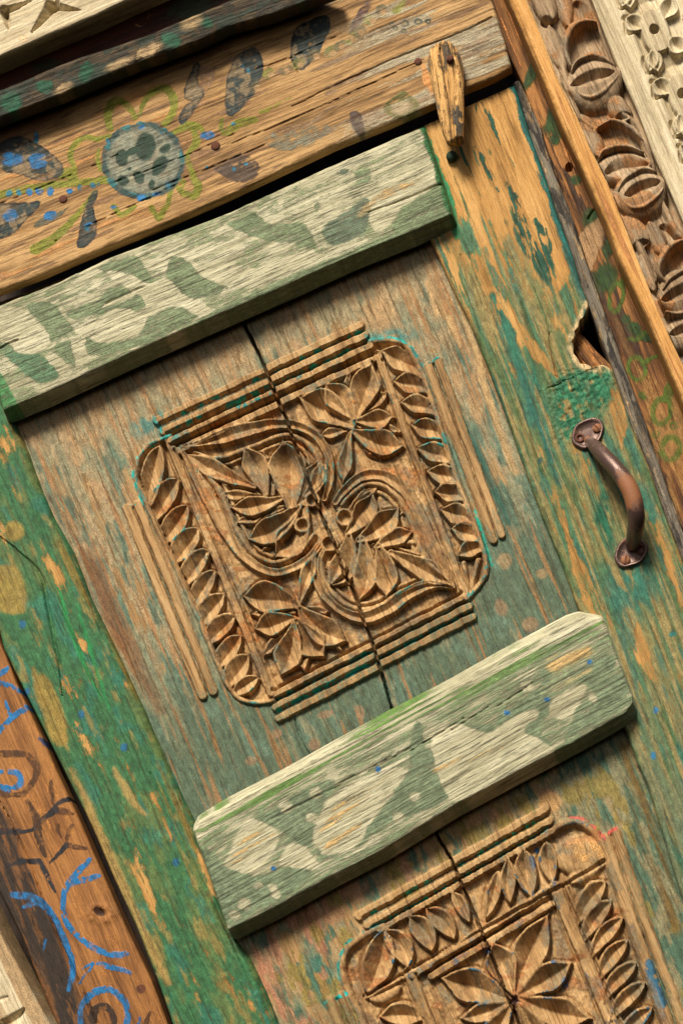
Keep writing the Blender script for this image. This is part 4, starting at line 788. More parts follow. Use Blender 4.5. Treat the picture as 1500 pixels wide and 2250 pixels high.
def screw(x, y, d, rr, rot, parent):
    o = lathe('screw', x, y, d, [(rr, 0), (rr, 2), (rr*.86, 4), (rr*.3, 5.2)], M_IRON, parent, 18)
    c = at(np.array(x), np.array(y), d); bm = bmesh.new(); ca, sa = math.cos(rot), math.sin(rot)
    vs = []
    for sx, sy in ((-1, -1), (1, -1), (1, 1), (-1, 1)):
        a, b = sx*rr*.92, sy*rr*.14; vs.append(((a*ca-b*sa)*S, (a*sa+b*ca)*S))
    lo = [bm.verts.new((c[0]+a, c[1]-4.6*S, c[2]+b)) for a, b in vs]; hi_ = [bm.verts.new((c[0]+a, c[1]-5.9*S, c[2]+b)) for a, b in vs]
    bm.faces.new(hi_)
    for i in range(4): bm.faces.new((lo[i], lo[(i+1) % 4], hi_[(i+1) % 4], hi_[i]))
    bmesh.ops.recalc_face_normals(bm, faces=bm.faces); me = bpy.data.meshes.new('screw_slot'); bm.to_mesh(me); bm.free(); me.attributes.new('paint', 'FLOAT_COLOR', 'POINT')
    me.materials.append(M_NAIL); me2 = o.data; bm = bmesh.new(); bm.from_mesh(me2); n0 = len(bm.faces); bm.from_mesh(me); bm.faces.ensure_lookup_table()
    for f in bm.faces[n0:]: f.material_index = 1
    bm.to_mesh(me2); bm.free(); me2.materials.append(M_NAIL); bpy.data.meshes.remove(me)
screw(1311, 941, d0+3, 10.5, 1.9, hd); screw(1373, 1231, d0+3, 10.5, 1.0, hd)
for x, y, rr in ((1273, 963, 6.5), (1407, 1208, 8)): lathe('screw_hole', x, y, d0+1.5, [(rr+4, 0), (rr+4, 2.5), (rr+2, 4.2), (rr, 3.2), (rr*.8, 1), (rr*.5, -.6)], M_NAIL, hd, 18)
lathe('nail', 992, 344, 32, [(13, -2), (12.5, 5), (10.5, 9), (6, 11), (2, 11.5)], M_GNAIL, door, 18)['label'] = 'green painted round nail head'

# ================================================================== THE FRAME ROUND THE DOOR
frame = thing('doorway', 'old wooden doorway with painted flower lintel and ornament strokes on its jambs', 'doorway', at(700, 2600, -10.)); frame['kind'] = 'thing'
# ---- lintel
A_ = [(-60, 300), (0, 276), (133, 226), (300, 156), (433, 106), (500, 76), (633, 30), (767, -25), (900, -82), (1040, -140)]
B_ = [(-60, 667), (0, 639), (97, 602), (193, 560), (350, 497), (500, 431), (733, 321), (850, 274), (953, 229), (1022, 196), (1085, 170), (1124, 148)]
P, ang = grid(A_, B_, 2.0); pt = Paint(P, ang, 3.0, 101); X, Y = P[..., 0], P[..., 1]
wn = ss(.30, .52, fbm(X/16, Y/16, 3, 4)*.7+pt.noise(90, 5, 5, 3)*.3)
pt.put(ss(.36, .62, pt.noise(240, 22, 1, 4))*ss(520, 980, X), (.33, .275, .175), .85, .2); pt.put(ss(.52, .7, pt.noise(200, 18, 2, 4))*ss(700, 200, X), (.42, .20, .06), .65, .3)
pt.put(ss(.56, .7, pt.noise(130, 16, 15, 4)), (.20, .11, .05), .6, .3); pt.put(pt.blob(60, 270, 150, 40, -.4), (.20, .09, .035), .5)
B = 1.0
for pts, wd in (([(243, 285), (237, 255), (245, 230), (262, 222), (285, 238), (297, 257)], [6, 9, 10, 9, 8, 6]), ([(308, 250), (320, 218), (345, 198), (367, 195), (382, 218), (381, 245), (364, 270)], [4, 6, 8, 9, 9, 8, 8]),
                ([(240, 298), (215, 305), (190, 302), (165, 318), (155, 340), (160, 358), (168, 378)], [5, 6, 5, 7, 6, 6, 3]), ([(217, 330), (214, 350), (222, 375)], [4, 6, 3]), ([(135, 385), (150, 380), (165, 395)], [8, 14, 8]),
                ([(-10, 430), (60, 414), (120, 406), (170, 402), (235, 395)], [9, 8, 8, 7, 9]), ([(78, 548), (112, 528), (150, 495), (185, 452), (210, 420)], [12, 11, 8, 5, 4]),
                ([(385, 290), (410, 276), (435, 278), (448, 290)], [5, 9, 9, 4]), ([(425, 285), (432, 310), (415, 335), (412, 352), (425, 385), (436, 412), (425, 430), (402, 424), (386, 406)], [5, 9, 6, 6, 6, 9, 9, 8, 5]), ([(395, 398), (404, 400), (402, 412)], [4, 5, 3]),
                ([(250, 452), (268, 472), (298, 452)], [6, 7, 4]), ([(333, 455), (348, 480), (365, 455), (376, 418)], [6, 7, 6, 5]), ([(488, 262), (486, 278), (492, 292)], [4, 5, 5]),
                ([(500, 292), (520, 275), (545, 266), (562, 262)], [6, 10, 10, 6]), ([(572, 246), (585, 242), (600, 236), (640, 214)], [5, 7, 5, 3])):
    pt.put(pt.line(pts, wd, 2.5)*(.6+.4*wn)*(1-.45*ss(480, 620, X)), OLIVE, .97, .35)
for pl, c, op in (([(0, 320), (40, 302), (90, 322), (135, 360), (133, 383), (100, 395), (50, 383), (0, 368)], SLATE, .8), ([(-10, 455), (60, 447), (88, 445), (62, 478), (30, 508), (-10, 522)], SLATE, .75), ([(75, 500), (90, 478), (140, 460), (160, 445), (120, 487)], (.09, .085, .05), .7),
              ([(172, 535), (188, 462), (203, 456), (211, 500), (202, 530), (184, 541)], SLATE, .75), ([(190, 455), (200, 430), (213, 420), (205, 445)], SLATE, .85), ([(405, 213), (425, 150), (437, 143), (432, 180), (445, 200), (440, 215)], SLATE, .9), ([(440, 143), (470, 150), (473, 172), (458, 200), (445, 205), (440, 180)], (.25, .15, .08), .5),
              ([(395, 262), (405, 240), (420, 225), (440, 215), (425, 240), (402, 270)], SLATE, .75), ([(500, 243), (498, 200), (510, 140), (550, 105), (570, 118), (575, 155), (562, 195), (538, 225), (518, 247)], SLATE, .88), ([(500, 90+135), (520, 235), (512, 252), (500, 250)], SLATE, .85),
              ([(640, 120), (647, 70), (673, 50), (713, 35), (722, 60), (700, 110), (667, 150), (650, 145)], SLATE, .86), ([(462, 365), (490, 360), (520, 340), (560, 350), (567, 385), (530, 402), (500, 392)], (.07, .045, .03), .7),
              ([(570, 300), (600, 290), (612, 300), (650, 285), (715, 270), (720, 295), (660, 325), (610, 332)], (.14, .145, .10), .45), ([(765, 250), (790, 247), (800, 290), (782, 293)], (.07, .04, .03), .7), ([(840, 235), (880, 200), (905, 210), (921, 230), (905, 255), (865, 258)], (.12, .11, .025), .65),
              ([(765, 70), (790, 20), (815, -10), (825, 0), (800, 40), (775, 72)], (.08, .04, .03), .65), ([(860, 20), (890, 0), (880, 25), (866, 30)], OLIVE, .7)):
    m = pt.poly(pl, 3.5); pt.put(m*(.48+.52*wn), c, min(1, op*1.12), .4)
    if c is SLATE: rp = round_poly(pl); pt.put(pt.line(np.vstack([rp, rp[:1]]), 2.6, 1.5, False)*(.4+.6*wn), (.014, .02, .018), .9, .3); pt.put(m*ss(.50, .62, fbm(X/18, Y/22, 40, 3)), (.26, .18, .09), .65, .3)
pt.put(pt.dot(880, 238, 20, 13, -.3, .3), (.38, .29, .17), .85)
vine = [(560, 190), (590, 160), (625, 152), (655, 140), (690, 120), (725, 112), (745, 98), (770, 82), (790, 68), (812, 42), (835, 22)]
for i, (x, y) in enumerate(vine): pt.put(pt.dot(x, y, 15, 11, -.7, .3)*wn, (.17, .155, .03) if i % 2 else (.13, .10, .04), .7, .3); pt.put(pt.dot(x+6, y+4, 7, 7, 0, .3), (.36, .21, .09), .8)
for x, y, a in ((887, 50, 10), (918, 46, 9), (940, 46, 7), (868, 62, 6), (885, 68, 7), (860, 52, 5)): pt.put(pt.dot(x, y, a, a*.8, 0, .3)*(.3+.7*wn), SLATE, .85); pt.put(pt.dot(x+1, y+1, a*.45, a*.4), (.28, .22, .10), .8)
# flower centre
dk = (.006, .03, .016)
pt.put(pt.dot(315, 353, 90, 83, 0, .06), (.045, .07, .06), .85, .5); pt.put(pt.dot(316, 352, 80, 73, 0, .10)*(.40+.60*wn), (.20, .21, .15), .92, .4); pt.put(pt.dot(318, 350, 70, 62, 0, .3)*ss(.45, .6, fbm(X/20, Y/20, 44, 3)), (.26, .22, .14), .6, .2)
for x, y, a, b, ro in ((320, 323, 23, 31, .15), (268, 347, 15, 18, 0), (288, 334, 16, 8, -.4), (363, 326, 14, 9, -.5), (352, 362, 15, 22, .6), (306, 389, 12, 15, -.3), (271, 398, 13, 12, .3), (333, 404, 7, 11, .2), (343, 378, 10, 8, 0), (284, 371, 5, 5, 0)):
    pt.put(pt.dot(x, y, a, b, ro, .15), dk, .95, .5)
ringd = np.abs(np.hypot((pt.Q[..., 0]-315)/86, (pt.Q[..., 1]-353)/79)-1)
pt.put(ss(.10, .04, ringd)*ss(.5, .6, fbm(X/14, Y/14, 45, 3)), (.015, .14, .15), .9, .4); pt.put(ss(.12, .04, ringd)*ss(.48, .55, fbm(X/17, Y/17, 46, 3)), (.02, .05, .045), .9, .3)
for x, y, a, b in ((30, 352, 22, 12), (18, 340, 12, 7), (80, 345, 18, 7), (86, 362, 17, 9), (74, 352, 9, 8), (457, 297, 16, 9), (23, 473, 15, 13), (110, 473, 13, 10), (191, 500, 6, 8), (195, 492, 8, 3), (20, 425, 6, 8), (42, 423, 6, 8), (65, 422, 7, 9), (87, 420, 8, 9), (112, 421, 8, 10), (153, 420, 7, 6), (177, 413, 6, 7), (204, 407, 6, 6), (217, 404, 3, 3),
                   (312, 279, 8, 4), (355, 292, 3, 3), (369, 406, 6, 7), (310, 434, 10, 8), (343, 425, 8, 4), (455, 368, 4, 3), (250, 455, 7, 4), (80, 303, 6, 12), (540, 360, 6, 4), (515, 372, 5, 5), (533, 145, 5, 4), (546, 156, 4, 5), (513, 272, 5, 3), (238, 310, 4, 6)):
    pt.put(pt.dot(x, y, a, b, -.2, .25)*(.45+.55*ss(.25, .45, fbm(X/9, Y/9, 47, 3))), BLUE if a > 6.5 else (.01, .14, .22), .95, .5)
pt.put(pt.line([(930, 145), (940, 175), (950, 200)], [4, 14, 6], 5), (.50, .22, .06), .9)
h = grain_relief(pt, 1.1, 420, 6, 23)+edge_round(P, 7, rA=5, rB=8, ends=(0, 6), seed=8, rag=.6)
r = Relief(P, 33); r.h = h
for pts, wd in (([(640, 235), (760, 175), (890, 118), (950, 94), (984, 82)], [1.4, 2, 2.4, 2.8, 2]), ([(984, 82), (1030, 62), (1080, 38)], [2.4, 2.6, 2.6]), ([(560, 152), (640, 125), (760, 70)], [2, 1.4, 1]), ([(0, 448), (130, 395), (260, 340)], [1, 1.2, .8]), ([(500, 318), (640, 262), (800, 190), (930, 130)], [1.4, 1.6, 1.4, 1.2]),
                ([(250, 400), (400, 345), (520, 290)], [1, 1.6, 1]), ([(330, 420), (480, 360), (600, 310)], [1, 1.5, 1]), ([(640, 30+95), (650, 150), (655, 160)], 1.2), ([(100, 540), (250, 470), (400, 400)], [.8, 1.3, .8])):
    r.groove(pts, [w_*.8 for w_ in wd] if isinstance(wd, list) else wd*.8, 6)
lint = sheet('lintel', P, ang, 62, r.h, M_LINTEL, frame, pt, 30, label='weathered lintel board painted with a flower, olive stems, dark leaves and blue dots')
for x, y, rr in ((474, 322, 11), (140, 439, 10), (918, 137, 9)): lathe('nail', x, y, 60, [(rr, 0), (rr, 3.5), (rr*.8, 5), (rr*.35, 5.6)], M_NAIL, lint, 16, (.1, .2))
# ---- strip above the lintel, with faded paint
A_ = [(-60, 220), (0, 196), (150, 134), (333, 72), (500, 1), (640, -58)]
B_ = [(-60, 282), (0, 258), (133, 208), (300, 138), (433, 90), (500, 58), (600, 30), (700, -8), (745, -25)]
P, ang = grid(A_, B_, 2.3); pt = Paint(P, ang, 4, 111)
pt.put(ss(.42, .6, pt.noise(26, 18, 1, 4)), (.03, .024, .014), .8, .4); pt.put(ss(.52, .62, pt.noise(44, 22, 2, 4)), (.018, .028, .016), .85, .4)
for x, y, a, b in ((25, 225, 24, 22), (190, 158, 15, 24), (375, 88, 22, 16), (455, 50, 12, 10), (100, 190, 20, 14)): pt.put(pt.dot(x, y, a, b, .3, .4), (.008, .075, .035), .8, .5)
for x, y, a, b in ((325, 112, 32, 12), (420, 48, 24, 14), (262, 140, 30, 9), (140, 195, 20, 10)): pt.put(pt.dot(x, y, a, b, -.45, .5), (.34, .23, .11), .8, .3)
sheet('moulding_strip', P, ang, 128, grain_relief(pt, 2, 120, 6, 3)+edge_round(P, 8, seed=11), M_STRIP, frame, pt, 46, label='narrow dark strip with flaking green paint above the lintel')
# ---- dark maroon board in the shade above it
A_ = [(-80, 60), (0, 27), (213, -60), (500, -180)]; B_ = [(-60, 270), (0, 245), (150, 184), (333, 122), (500, 50), (700, -30)]
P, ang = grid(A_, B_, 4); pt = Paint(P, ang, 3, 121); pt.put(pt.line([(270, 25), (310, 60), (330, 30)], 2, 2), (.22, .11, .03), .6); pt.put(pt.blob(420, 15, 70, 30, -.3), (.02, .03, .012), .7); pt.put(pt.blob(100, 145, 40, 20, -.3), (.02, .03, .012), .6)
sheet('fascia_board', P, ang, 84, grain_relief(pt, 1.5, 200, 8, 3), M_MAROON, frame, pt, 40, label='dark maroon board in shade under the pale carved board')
lathe('nail', 213, 62, 85, [(8, 0), (8, 4), (6, 6), (2, 6.5)], M_NAIL, frame, 14); 
# ---- jamb at the hinge side
A_ = [(-330, 1200), (-130, 1660), (0, 1964), (50, 2064), (123, 2250), (190, 2400)]; B_ = [(-160, 1020), (0, 1405), (43, 1516), (93, 1619), (123, 1689), (167, 1784), (233, 1937), (277, 2037), (333, 2154), (368, 2250), (425, 2390)]
P, ang = grid(A_, B_, 2.2); pt = Paint(P, ang, 2.6, 131); X, Y = P[..., 0], P[..., 1]
dA = np.hypot(*(P-P[:, :1]).transpose(2, 0, 1)); pt.put(ss(.52, .7, pt.noise(200, 14, 1, 4)), (.36, .15, .035), .5, .2)
soot = ss(1, 0, (dA-62-24*(pt.noise(120, 20, 2, 4)-.5)*2)/46)*ss(1690, 1820, Y+.3*X)
pt.put(soot*(.70+.30*ss(.3, .6, pt.noise(90, 10, 3, 4))), (.022, .013, .008), .97, .4); pt.put(soot*ss(.60, .68, pt.noise(60, 8, 4, 4)), (.15, .06, .015), .7, .3)
DB = (.012, .012, .016); BR = (.075, .028, .006)
for pts, wd, c in (([(40, 1655), (62, 1660), (80, 1685), (78, 1708), (60, 1735), (42, 1746), (-5, 1742)], [6, 8, 8, 7, 7, 6, 8], BR), ([(-5, 1657), (40, 1655)], 8, BR), ([(113, 1717), (114, 1740), (117, 1765)], [4, 6, 3], BR), ([(160, 1788), (140, 1782), (121, 1780)], [4, 8, 8], BR), ([(121, 1780), (100, 1797), (85, 1810), (70, 1825)], [8, 6, 6, 3], DB), ([(70, 1824), (33, 1828), (-5, 1827)], [4, 6, 8], DB),
                   ([(150, 1756), (138, 1758), (122, 1770)], [6, 5, 4], DB), ([(190, 1864), (172, 1862), (147, 1856)], [4, 6, 6], BR), ([(147, 1856), (130, 1875), (110, 1896)], [6, 5, 2], DB), ([(160, 1814), (152, 1825), (145, 1850)], [4, 6, 4], BR), ([(129, 1812), (128, 1825), (134, 1840)], [4, 5, 2], BR), ([(85, 1893), (50, 1893), (20, 1901)], [7, 6, 5], DB),
                   ([(88, 1893), (105, 1925), (122, 1960)], [7, 6, 3], DB), ([(60, 1760), (80, 1800), (86, 1840), (100, 1880)], [5, 9, 9, 5], (.05, .022, .008)), ([(203, 2245), (208, 2222), (225, 2210), (243, 2220), (250, 2245), (240, 2270)], 8, (.03, .015, .008)), ([(330, 2225), (322, 2245), (318, 2260)], [3, 6, 6], BR), ([(308, 2235), (302, 2255)], 3, (.01, .08, .22))):
    pt.put(pt.line(pts, wd, 2)*(.5+.5*ss(.3, .45, fbm(X/12, Y/12, 7, 3))), c, .92, .4)
for pts, wd in (([(-5, 1486), (10, 1474), (17, 1468)], [7, 8, 5]), ([(-5, 1498), (20, 1507), (42, 1517)], [8, 7, 6]), ([(-5, 1612), (22, 1582), (35, 1570), (62, 1553)], [6, 7, 8, 8]), ([(13, 1540), (18, 1555), (24, 1570)], [3, 5, 5]), ([(-5, 1697), (30, 1696), (45, 1708), (43, 1724), (22, 1733), (-5, 1725)], [6, 6, 8, 8, 8, 7]),
                ([(198, 1888), (180, 1908), (160, 1930), (146, 1952), (139, 1985), (144, 2018), (160, 2046), (190, 2072), (222, 2090), (250, 2098), (277, 2096)], [6, 8, 8, 8, 7, 8, 8, 7, 8, 9, 8]), ([(160, 1940), (190, 1932), (216, 1925)], [8, 9, 7]), ([(28, 1966), (48, 1968), (70, 1972), (92, 1984), (113, 2007), (132, 2040), (148, 2080), (160, 2118), (158, 2145), (152, 2175)], [7, 9, 10, 9, 7, 8, 7, 8, 7, 5]), ([(54, 1992), (68, 1986), (82, 1978)], [5, 7, 8]),
                ([(180, 2130), (196, 2120), (215, 2117), (250, 2126), (286, 2138)], [2, 4, 7, 7, 5]), ([(174, 2160), (190, 2140), (206, 2118)], [2, 3, 4]), ([(178, 2250), (178, 2215), (198, 2186), (220, 2176), (245, 2176), (268, 2192), (281, 2220), (278, 2258)], [6, 6, 9, 10, 9, 9, 9, 9]), ([(100, 2065), (97, 2085)], [3, 3]), ([(98, 1628), (110, 1640)], [5, 5])):
    wd = [w_*.86 for w_ in wd]; pt.put(pt.line(pts, wd, 1.6)*(.38+.62*ss(.34, .46, fbm(X/11, Y/11, 8, 4)))*(.6+.4*ss(.35, .5, pt.noise(30, 3, 18, 3))), BLUE, .97, .5)
pt.put(pt.line([(88, 1622), (100, 1632), (112, 1645)], [4, 7, 3], 2), (.03, .05, .12), .8)
kn = pt.dot(218, 2003, 14, 8, .6, .5); pt.put(kn, (.04, .014, .006), .95); pt.put(pt.dot(310, 2172, 10, 10, 0, .2), (.10, .03, .012), .9)
h = grain_relief(pt, 1.3, 260, 7, 31)+edge_round(P, 6, rA=5, seed=14); r = Relief(P, 3); r.h = h; r.h -= kn*5; r.h += 5*np.exp(-((np.hypot((X-225)/40, (Y-2008)/26)-.6)/.3)**2)*(pt.noise(8, 5, 9, 3))
r.groove([(0, 1760), (60, 1880), (120, 2040), (185, 2180), (215, 2250)], [1, 2, 2.4, 2.4, 2], 10)
sheet('jamb', P, ang, 14, r.h, M_JAMB, frame, pt, 60, label='orange brown jamb with blue and dark brush strokes, sooty along one side')
# ---- jamb at the handle side
A_ = [(1040, -40), (1072, 0), (1100, 83), (1145, 178), (1163, 227), (1187, 287), (1217, 377), (1250, 460), (1283, 563), (1310, 640), (1350, 750), (1373, 816), (1407, 903), (1450, 1030), (1483, 1126), (1560, 1330)]
B_ = [(1120, -60), (1150, 0), (1220, 160), (1265, 273), (1310, 367), (1365, 493), (1395, 563), (1450, 690), (1500, 806), (1560, 950), (1640, 1130)]
P, ang = grid(A_, B_, 2.3); pt = Paint(P, ang, 3, 141); X, Y = P[..., 0], P[..., 1]
pt.put(ss(.45, .65, pt.noise(120, 14, 1, 5)), (.045, .018, .007), .8, .3); pt.put(ss(.58, .66, pt.noise(160, 8, 2, 4))*ss(520, 260, Y), (.55, .22, .06), .85, .4); pt.put(ss(.50, .62, pt.noise(120, 16, 3, 4))*ss(600, 900, Y), (.26, .13, .035), .8, .3)
for x, y, a, b in ((1168, 160, 12, 40), (1215, 265, 18, 30), (1265, 395, 12, 12), (1300, 480, 20, 24), (1330, 610, 26, 34), (1340, 540, 14, 28), (1392, 720, 16, 14), (1375, 700, 10, 10), (1415, 740, 24, 10), (1222, 300, 12, 20)): pt.put(pt.blob(x, y, a, b, .4), (.02, .05, .008), .85, .4)
pt.put(pt.poly([(1270, 520), (1300, 490), (1318, 480), (1325, 520), (1300, 590), (1290, 585), (1283, 555)], 4), (.34, .20, .09), .8, .3)
OL2 = (.065, .10, .006)
def ring(cx, cy, rx, ry, wd, rot=.2):
    t = np.linspace(0, 2*math.pi, 26); ca, sa = math.cos(rot), math.sin(rot)
    pt.put(pt.line(np.stack([cx+rx*np.cos(t)*ca-ry*np.sin(t)*sa, cy+rx*np.cos(t)*sa+ry*np.sin(t)*ca], -1), wd, 2.5, False)*(.5+.5*ss(.3, .5, fbm(X/12, Y/12, 9, 3))), OL2, .85, .3)
ring(1353, 653, 14, 32, 5); ring(1398, 810, 19, 25, 5, -.2); ring(1453, 903, 19, 29, 6); ring(1472, 986, 19, 25, 7)
for pts, wd in (([(1412, 798), (1435, 786), (1460, 772)], [7, 4, 5]), ([(1462, 876), (1472, 850), (1478, 830)], [10, 12, 5]), ([(1365, 625), (1372, 605), (1366, 590)], [6, 8, 5]), ([(1380, 745), (1400, 745), (1415, 730)], [3, 5, 5]), ([(1408, 870), (1415, 875)], [5, 5])): pt.put(pt.line(pts, wd, 3), OL2, .8, .3)
for x, y in ((1440, 955), (1478, 935), (1408, 868)): ring(x, y, 6, 7, 2.5)
r = Relief(P, 3); r.h = grain_relief(pt, 1.8, 260, 8, 37)+edge_round(P, 4, seed=15); r.hole(1250, 368, 8, 20); r.groove([(1290, 480), (1320, 440), (1310, 430)], 3, 6)
sheet('jamb', P, ang, -6, r.h, M_DARKJAMB, frame, pt, 60, label='dark red brown jamb with faint olive ring ornaments')
# ---- grey strip against the door edge
A_ = [(1124, 182), (1138, 215), (1160, 283), (1187, 360), (1217, 450), (1257, 563), (1277, 630), (1292, 668), (1322, 752), (1346, 812), (1367, 880), (1390, 940), (1430, 1040), (1459, 1126), (1500, 1238), (1560, 1400)]
B_ = [(1140, 176), (1165, 227), (1188, 287), (1218, 377), (1251, 460), (1284, 563), (1311, 640), (1351, 750), (1374, 816), (1408, 903), (1451, 1030), (1484, 1126), (1530, 1260), (1580, 1390)]
P, ang = grid(A_, B_, 2.0); pt = Paint(P, ang, 2, 151); pt.put(ss(.55, .66, pt.noise(40, 7, 1, 5)), (.30, .20, .10), .75, .4); pt.put(ss(.48, .64, pt.noise(70, 10, 2, 4)), (.03, .026, .022), .8, .3); pt.put(ss(850, 1100, P[..., 1])*ss(.35, .6, pt.noise(50, 9, 5, 4)), (.20, .17, .13), .7, .3)
sheet('stop_strip', P, ang, 10, grain_relief(pt, 2.2, 60, 5, 41)+edge_round(P, 5, seed=16, rag=.6), M_GREY, frame, pt, 60, label='narrow grey weathered strip along the edge of the door')
# the brown wood seen inside the bite in the door edge
A_ = [(1250, 735), (1265, 780), (1300, 830)]; B_ = [(1268, 722), (1310, 768), (1352, 812)]
P, ang = grid(A_, B_, 2.0); pt = Paint(P, ang, 2, 155); pt.put(ss(.5, .65, pt.noise(20, 6, 1, 4)), (.45, .18, .05), .8)
sheet('wood_plug', P, ang, -8, 10*(pt.noise(30, 12, 3, 3)-.5)+edge_round(P, 10, seed=3), M_DARKJAMB, frame, pt, 30, label='torn brown wood inside the bite in the door edge')

# ---- turn latch on the lintel
A_ = [(955, 89), (944, 98), (938, 118), (938, 142), (945, 172), (952, 200), (960, 240), (970, 278), (980, 302), (986, 306)]
B_ = [(986, 84), (1000, 98), (1010, 118), (1016, 140), (1017, 165), (1017, 200), (1017, 240), (1017, 275), (1016, 297), (1006, 305)]
P, ang = grid(A_, B_, 1.5); pt = Paint(P, ang, 1.5, 161); X, Y = P[..., 0], P[..., 1]
pt.put(ss(.56, .66, pt.noise(40, 4, 1, 4)), (.10, .065, .035), .5, .3); pt.put(pt.blob(990, 120, 26, 40, .1)*ss(.4, .55, pt.noise(20, 6, 2, 4)), (.09, .065, .04), .7, .3); pt.put(pt.blob(1006, 265, 14, 40)*ss(.38, .5, pt.noise(14, 6, 3)), (.09, .075, .055), .7, .3); pt.put(ss(975, 945, X+.12*(200-Y))*ss(.42, .6, pt.noise(40, 8, 4)), (.16, .13, .10), .6)
dA = np.hypot(*(P-P[:, :1]).transpose(2, 0, 1)); dB = np.hypot(*(P-P[:, -1:]).transpose(2, 0, 1))
h = -np.clip(20-dA, 0, 30)*.9-np.clip(12-dB, 0, 20)*.8+2.6*(pt.noise(90, 4, 5, 4)-.5)*2+edge_round(P, 3, ends=(8, 3), seed=4)
r = Relief(P, 4); r.h = h; r.groove([(966, 105), (972, 160), (984, 230), (994, 290)], [1, 1.8, 1.6, 1], 7); r.groove([(998, 110), (1002, 180), (1000, 250)], [1, 1.6, 1], 6)
lat = sheet('turn_latch', P, ang, 106, r.h, M_LATCH, None, pt, 42)
lat['label'] = 'splintered tapering wooden turn latch nailed to the lintel'; lat['category'] = 'latch'
lathe('nail', 989, 134, 103, [(9, 0), (8.5, 12), (7, 15), (3, 16)], M_NAIL, lat, 16)

# ================================================================== THE CARVED SURROUND
sur = thing('carved_surround', 'new pale and brown carved boards framing the old door', 'door surround', at(1300, 2500, 0.))
# ---- brown carved strip
A_ = [(1120, -80), (1157, 0), (1190, 80), (1220, 163), (1267, 257), (1293, 320), (1333, 400), (1370, 493), (1397, 563), (1437, 666), (1473, 746), (1505, 815), (1560, 940)]
B_ = [(1265, -80), (1300, 0), (1350, 133), (1400, 243), (1433, 333), (1477, 433), (1502, 490), (1560, 620), (1660, 860)]
P, ang = grid(A_, B_, 1.9); pt = Paint(P, ang, 2, 171); X, Y = P[..., 0], P[..., 1]; r = Relief(P, 61, 2.2)
r.h += -10+grain_relief(pt, 1.4, 160, 6, 43)
dB = np.hypot(*(P-P[:, -1:]).transpose(2, 0, 1)); r.h += 6*ss(10, 26, dB)-6
def tongue(cx, cy, L, W, rot, H=12):
    ca, sa = math.cos(rot), math.sin(rot); r.dome((cx-ca*L, cy-sa*L), (cx+ca*L*.8, cy+sa*L*.8), W, 0, H, -14, 'carved_leaf', .42, 2.4)
def pod(a, b, W, lid, slit, low, sw=17):
    r.dome(a, b, W, .02, 22, -14, 'carved_pod', .5, 2.2); r.ridge(lid, [4, 8, 10, 9, 4], 25, -10, 'carved_stem')
    r.hollow(slit[0], slit[1], sw, 21, -.05); r.ridge(low, [4, 8, 10, 9, 3], 23, -10, 'carved_stem')
def crescent(pts, a, b, W):
    r.hollow(a, b, W, 12, 0, .5, .6); r.ridge(pts, [3, 9, 11, 11, 10, 8, 4], 18, -12, 'carved_stem')
# top tongue and the scoop beside it
r.dome((1172, -60), (1212, 50), 30, 0, 14, -14, 'carved_leaf', .42, 2.4); r.hollow((1186, 46), (1214, 52), 10, 16); r.dome((1204, 58), (1238, 150), 20, 0, 4, -14, 'carved_leaf', .5, 2.2)
r.hollow((1262, 0), (1298, 46), 22, 14, 0, .5); r.dome((1235, -60), (1250, 60), 20, .1, 6, -14, 'carved_leaf')
crescent([(1308, 55), (1283, 51), (1262, 60), (1248, 78), (1241, 105), (1245, 132), (1254, 150)], (1302, 60), (1262, 150), 34)
pod((1248, 208), (1362, 162), 64, [(1256, 162), (1268, 142), (1300, 130), (1325, 135), (1350, 153)], ((1254, 196), (1348, 165)), [(1262, 204), (1285, 221), (1310, 218), (1335, 200), (1356, 175)])
r.dome((1332, 205), (1382, 268), 24, 0, 11, -14, 'carved_leaf', .42, 2.4); r.hollow((1352, 262), (1386, 256), 11, 16); r.dome((1276, 252), (1314, 345), 22, -.1, 6, -14, 'carved_leaf')
r.hollow((1310, 284), (1414, 324), 30, 13, -.1, .5, .6); r.ridge([(1314, 282), (1345, 266), (1385, 283), (1414, 312)], [4, 7, 7, 3], 10, -12, 'carved_stem')
r.dome((1310, 376), (1430, 366), 40, .0, 15, -14, 'carved_pod', .5, 2.2); r.ridge([(1316, 352), (1326, 337), (1352, 327), (1382, 329), (1412, 340)], [4, 9, 9, 7, 3], 20, -10, 'carved_stem'); r.hollow((1328, 384), (1424, 366), 24, 16, -.1)
pod((1350, 452), (1458, 404), 58, [(1358, 426), (1372, 400), (1400, 382), (1420, 379), (1440, 386)], ((1372, 438), (1448, 406)), [(1364, 444), (1385, 462), (1410, 460), (1436, 444), (1454, 422)])
r.dome((1366, 480), (1420, 542), 30, 0, 12, -14, 'carved_leaf', .42, 2.4); r.hollow((1390, 546), (1424, 532), 11, 18); r.dome((1408, 556), (1436, 640), 18, 0, 4, -14, 'carved_leaf', .5, 2.2); r.dome((1424, 488), (1456, 560), 20, -.1, 6, -14, 'carved_leaf')
r.hollow((1448, 492), (1504, 524), 18, 13, 0, .5)
for st in ([(1206, 60), (1232, 120), (1244, 190), (1268, 250), (1300, 285)], [(1352, 240), (1402, 282), (1424, 340), (1440, 392)], [(1312, 372), (1334, 430), (1366, 484), (1412, 556), (1440, 620)], [(1452, 440), (1474, 492), (1504, 534)]):
    r.ridge(st, [4, 9, 10, 9, 4], 9, -14, None)
crescent([(1508, 533), (1480, 539), (1462, 555), (1449, 580), (1447, 600), (1452, 612), (1460, 622)], (1500, 545), (1468, 622), 30)
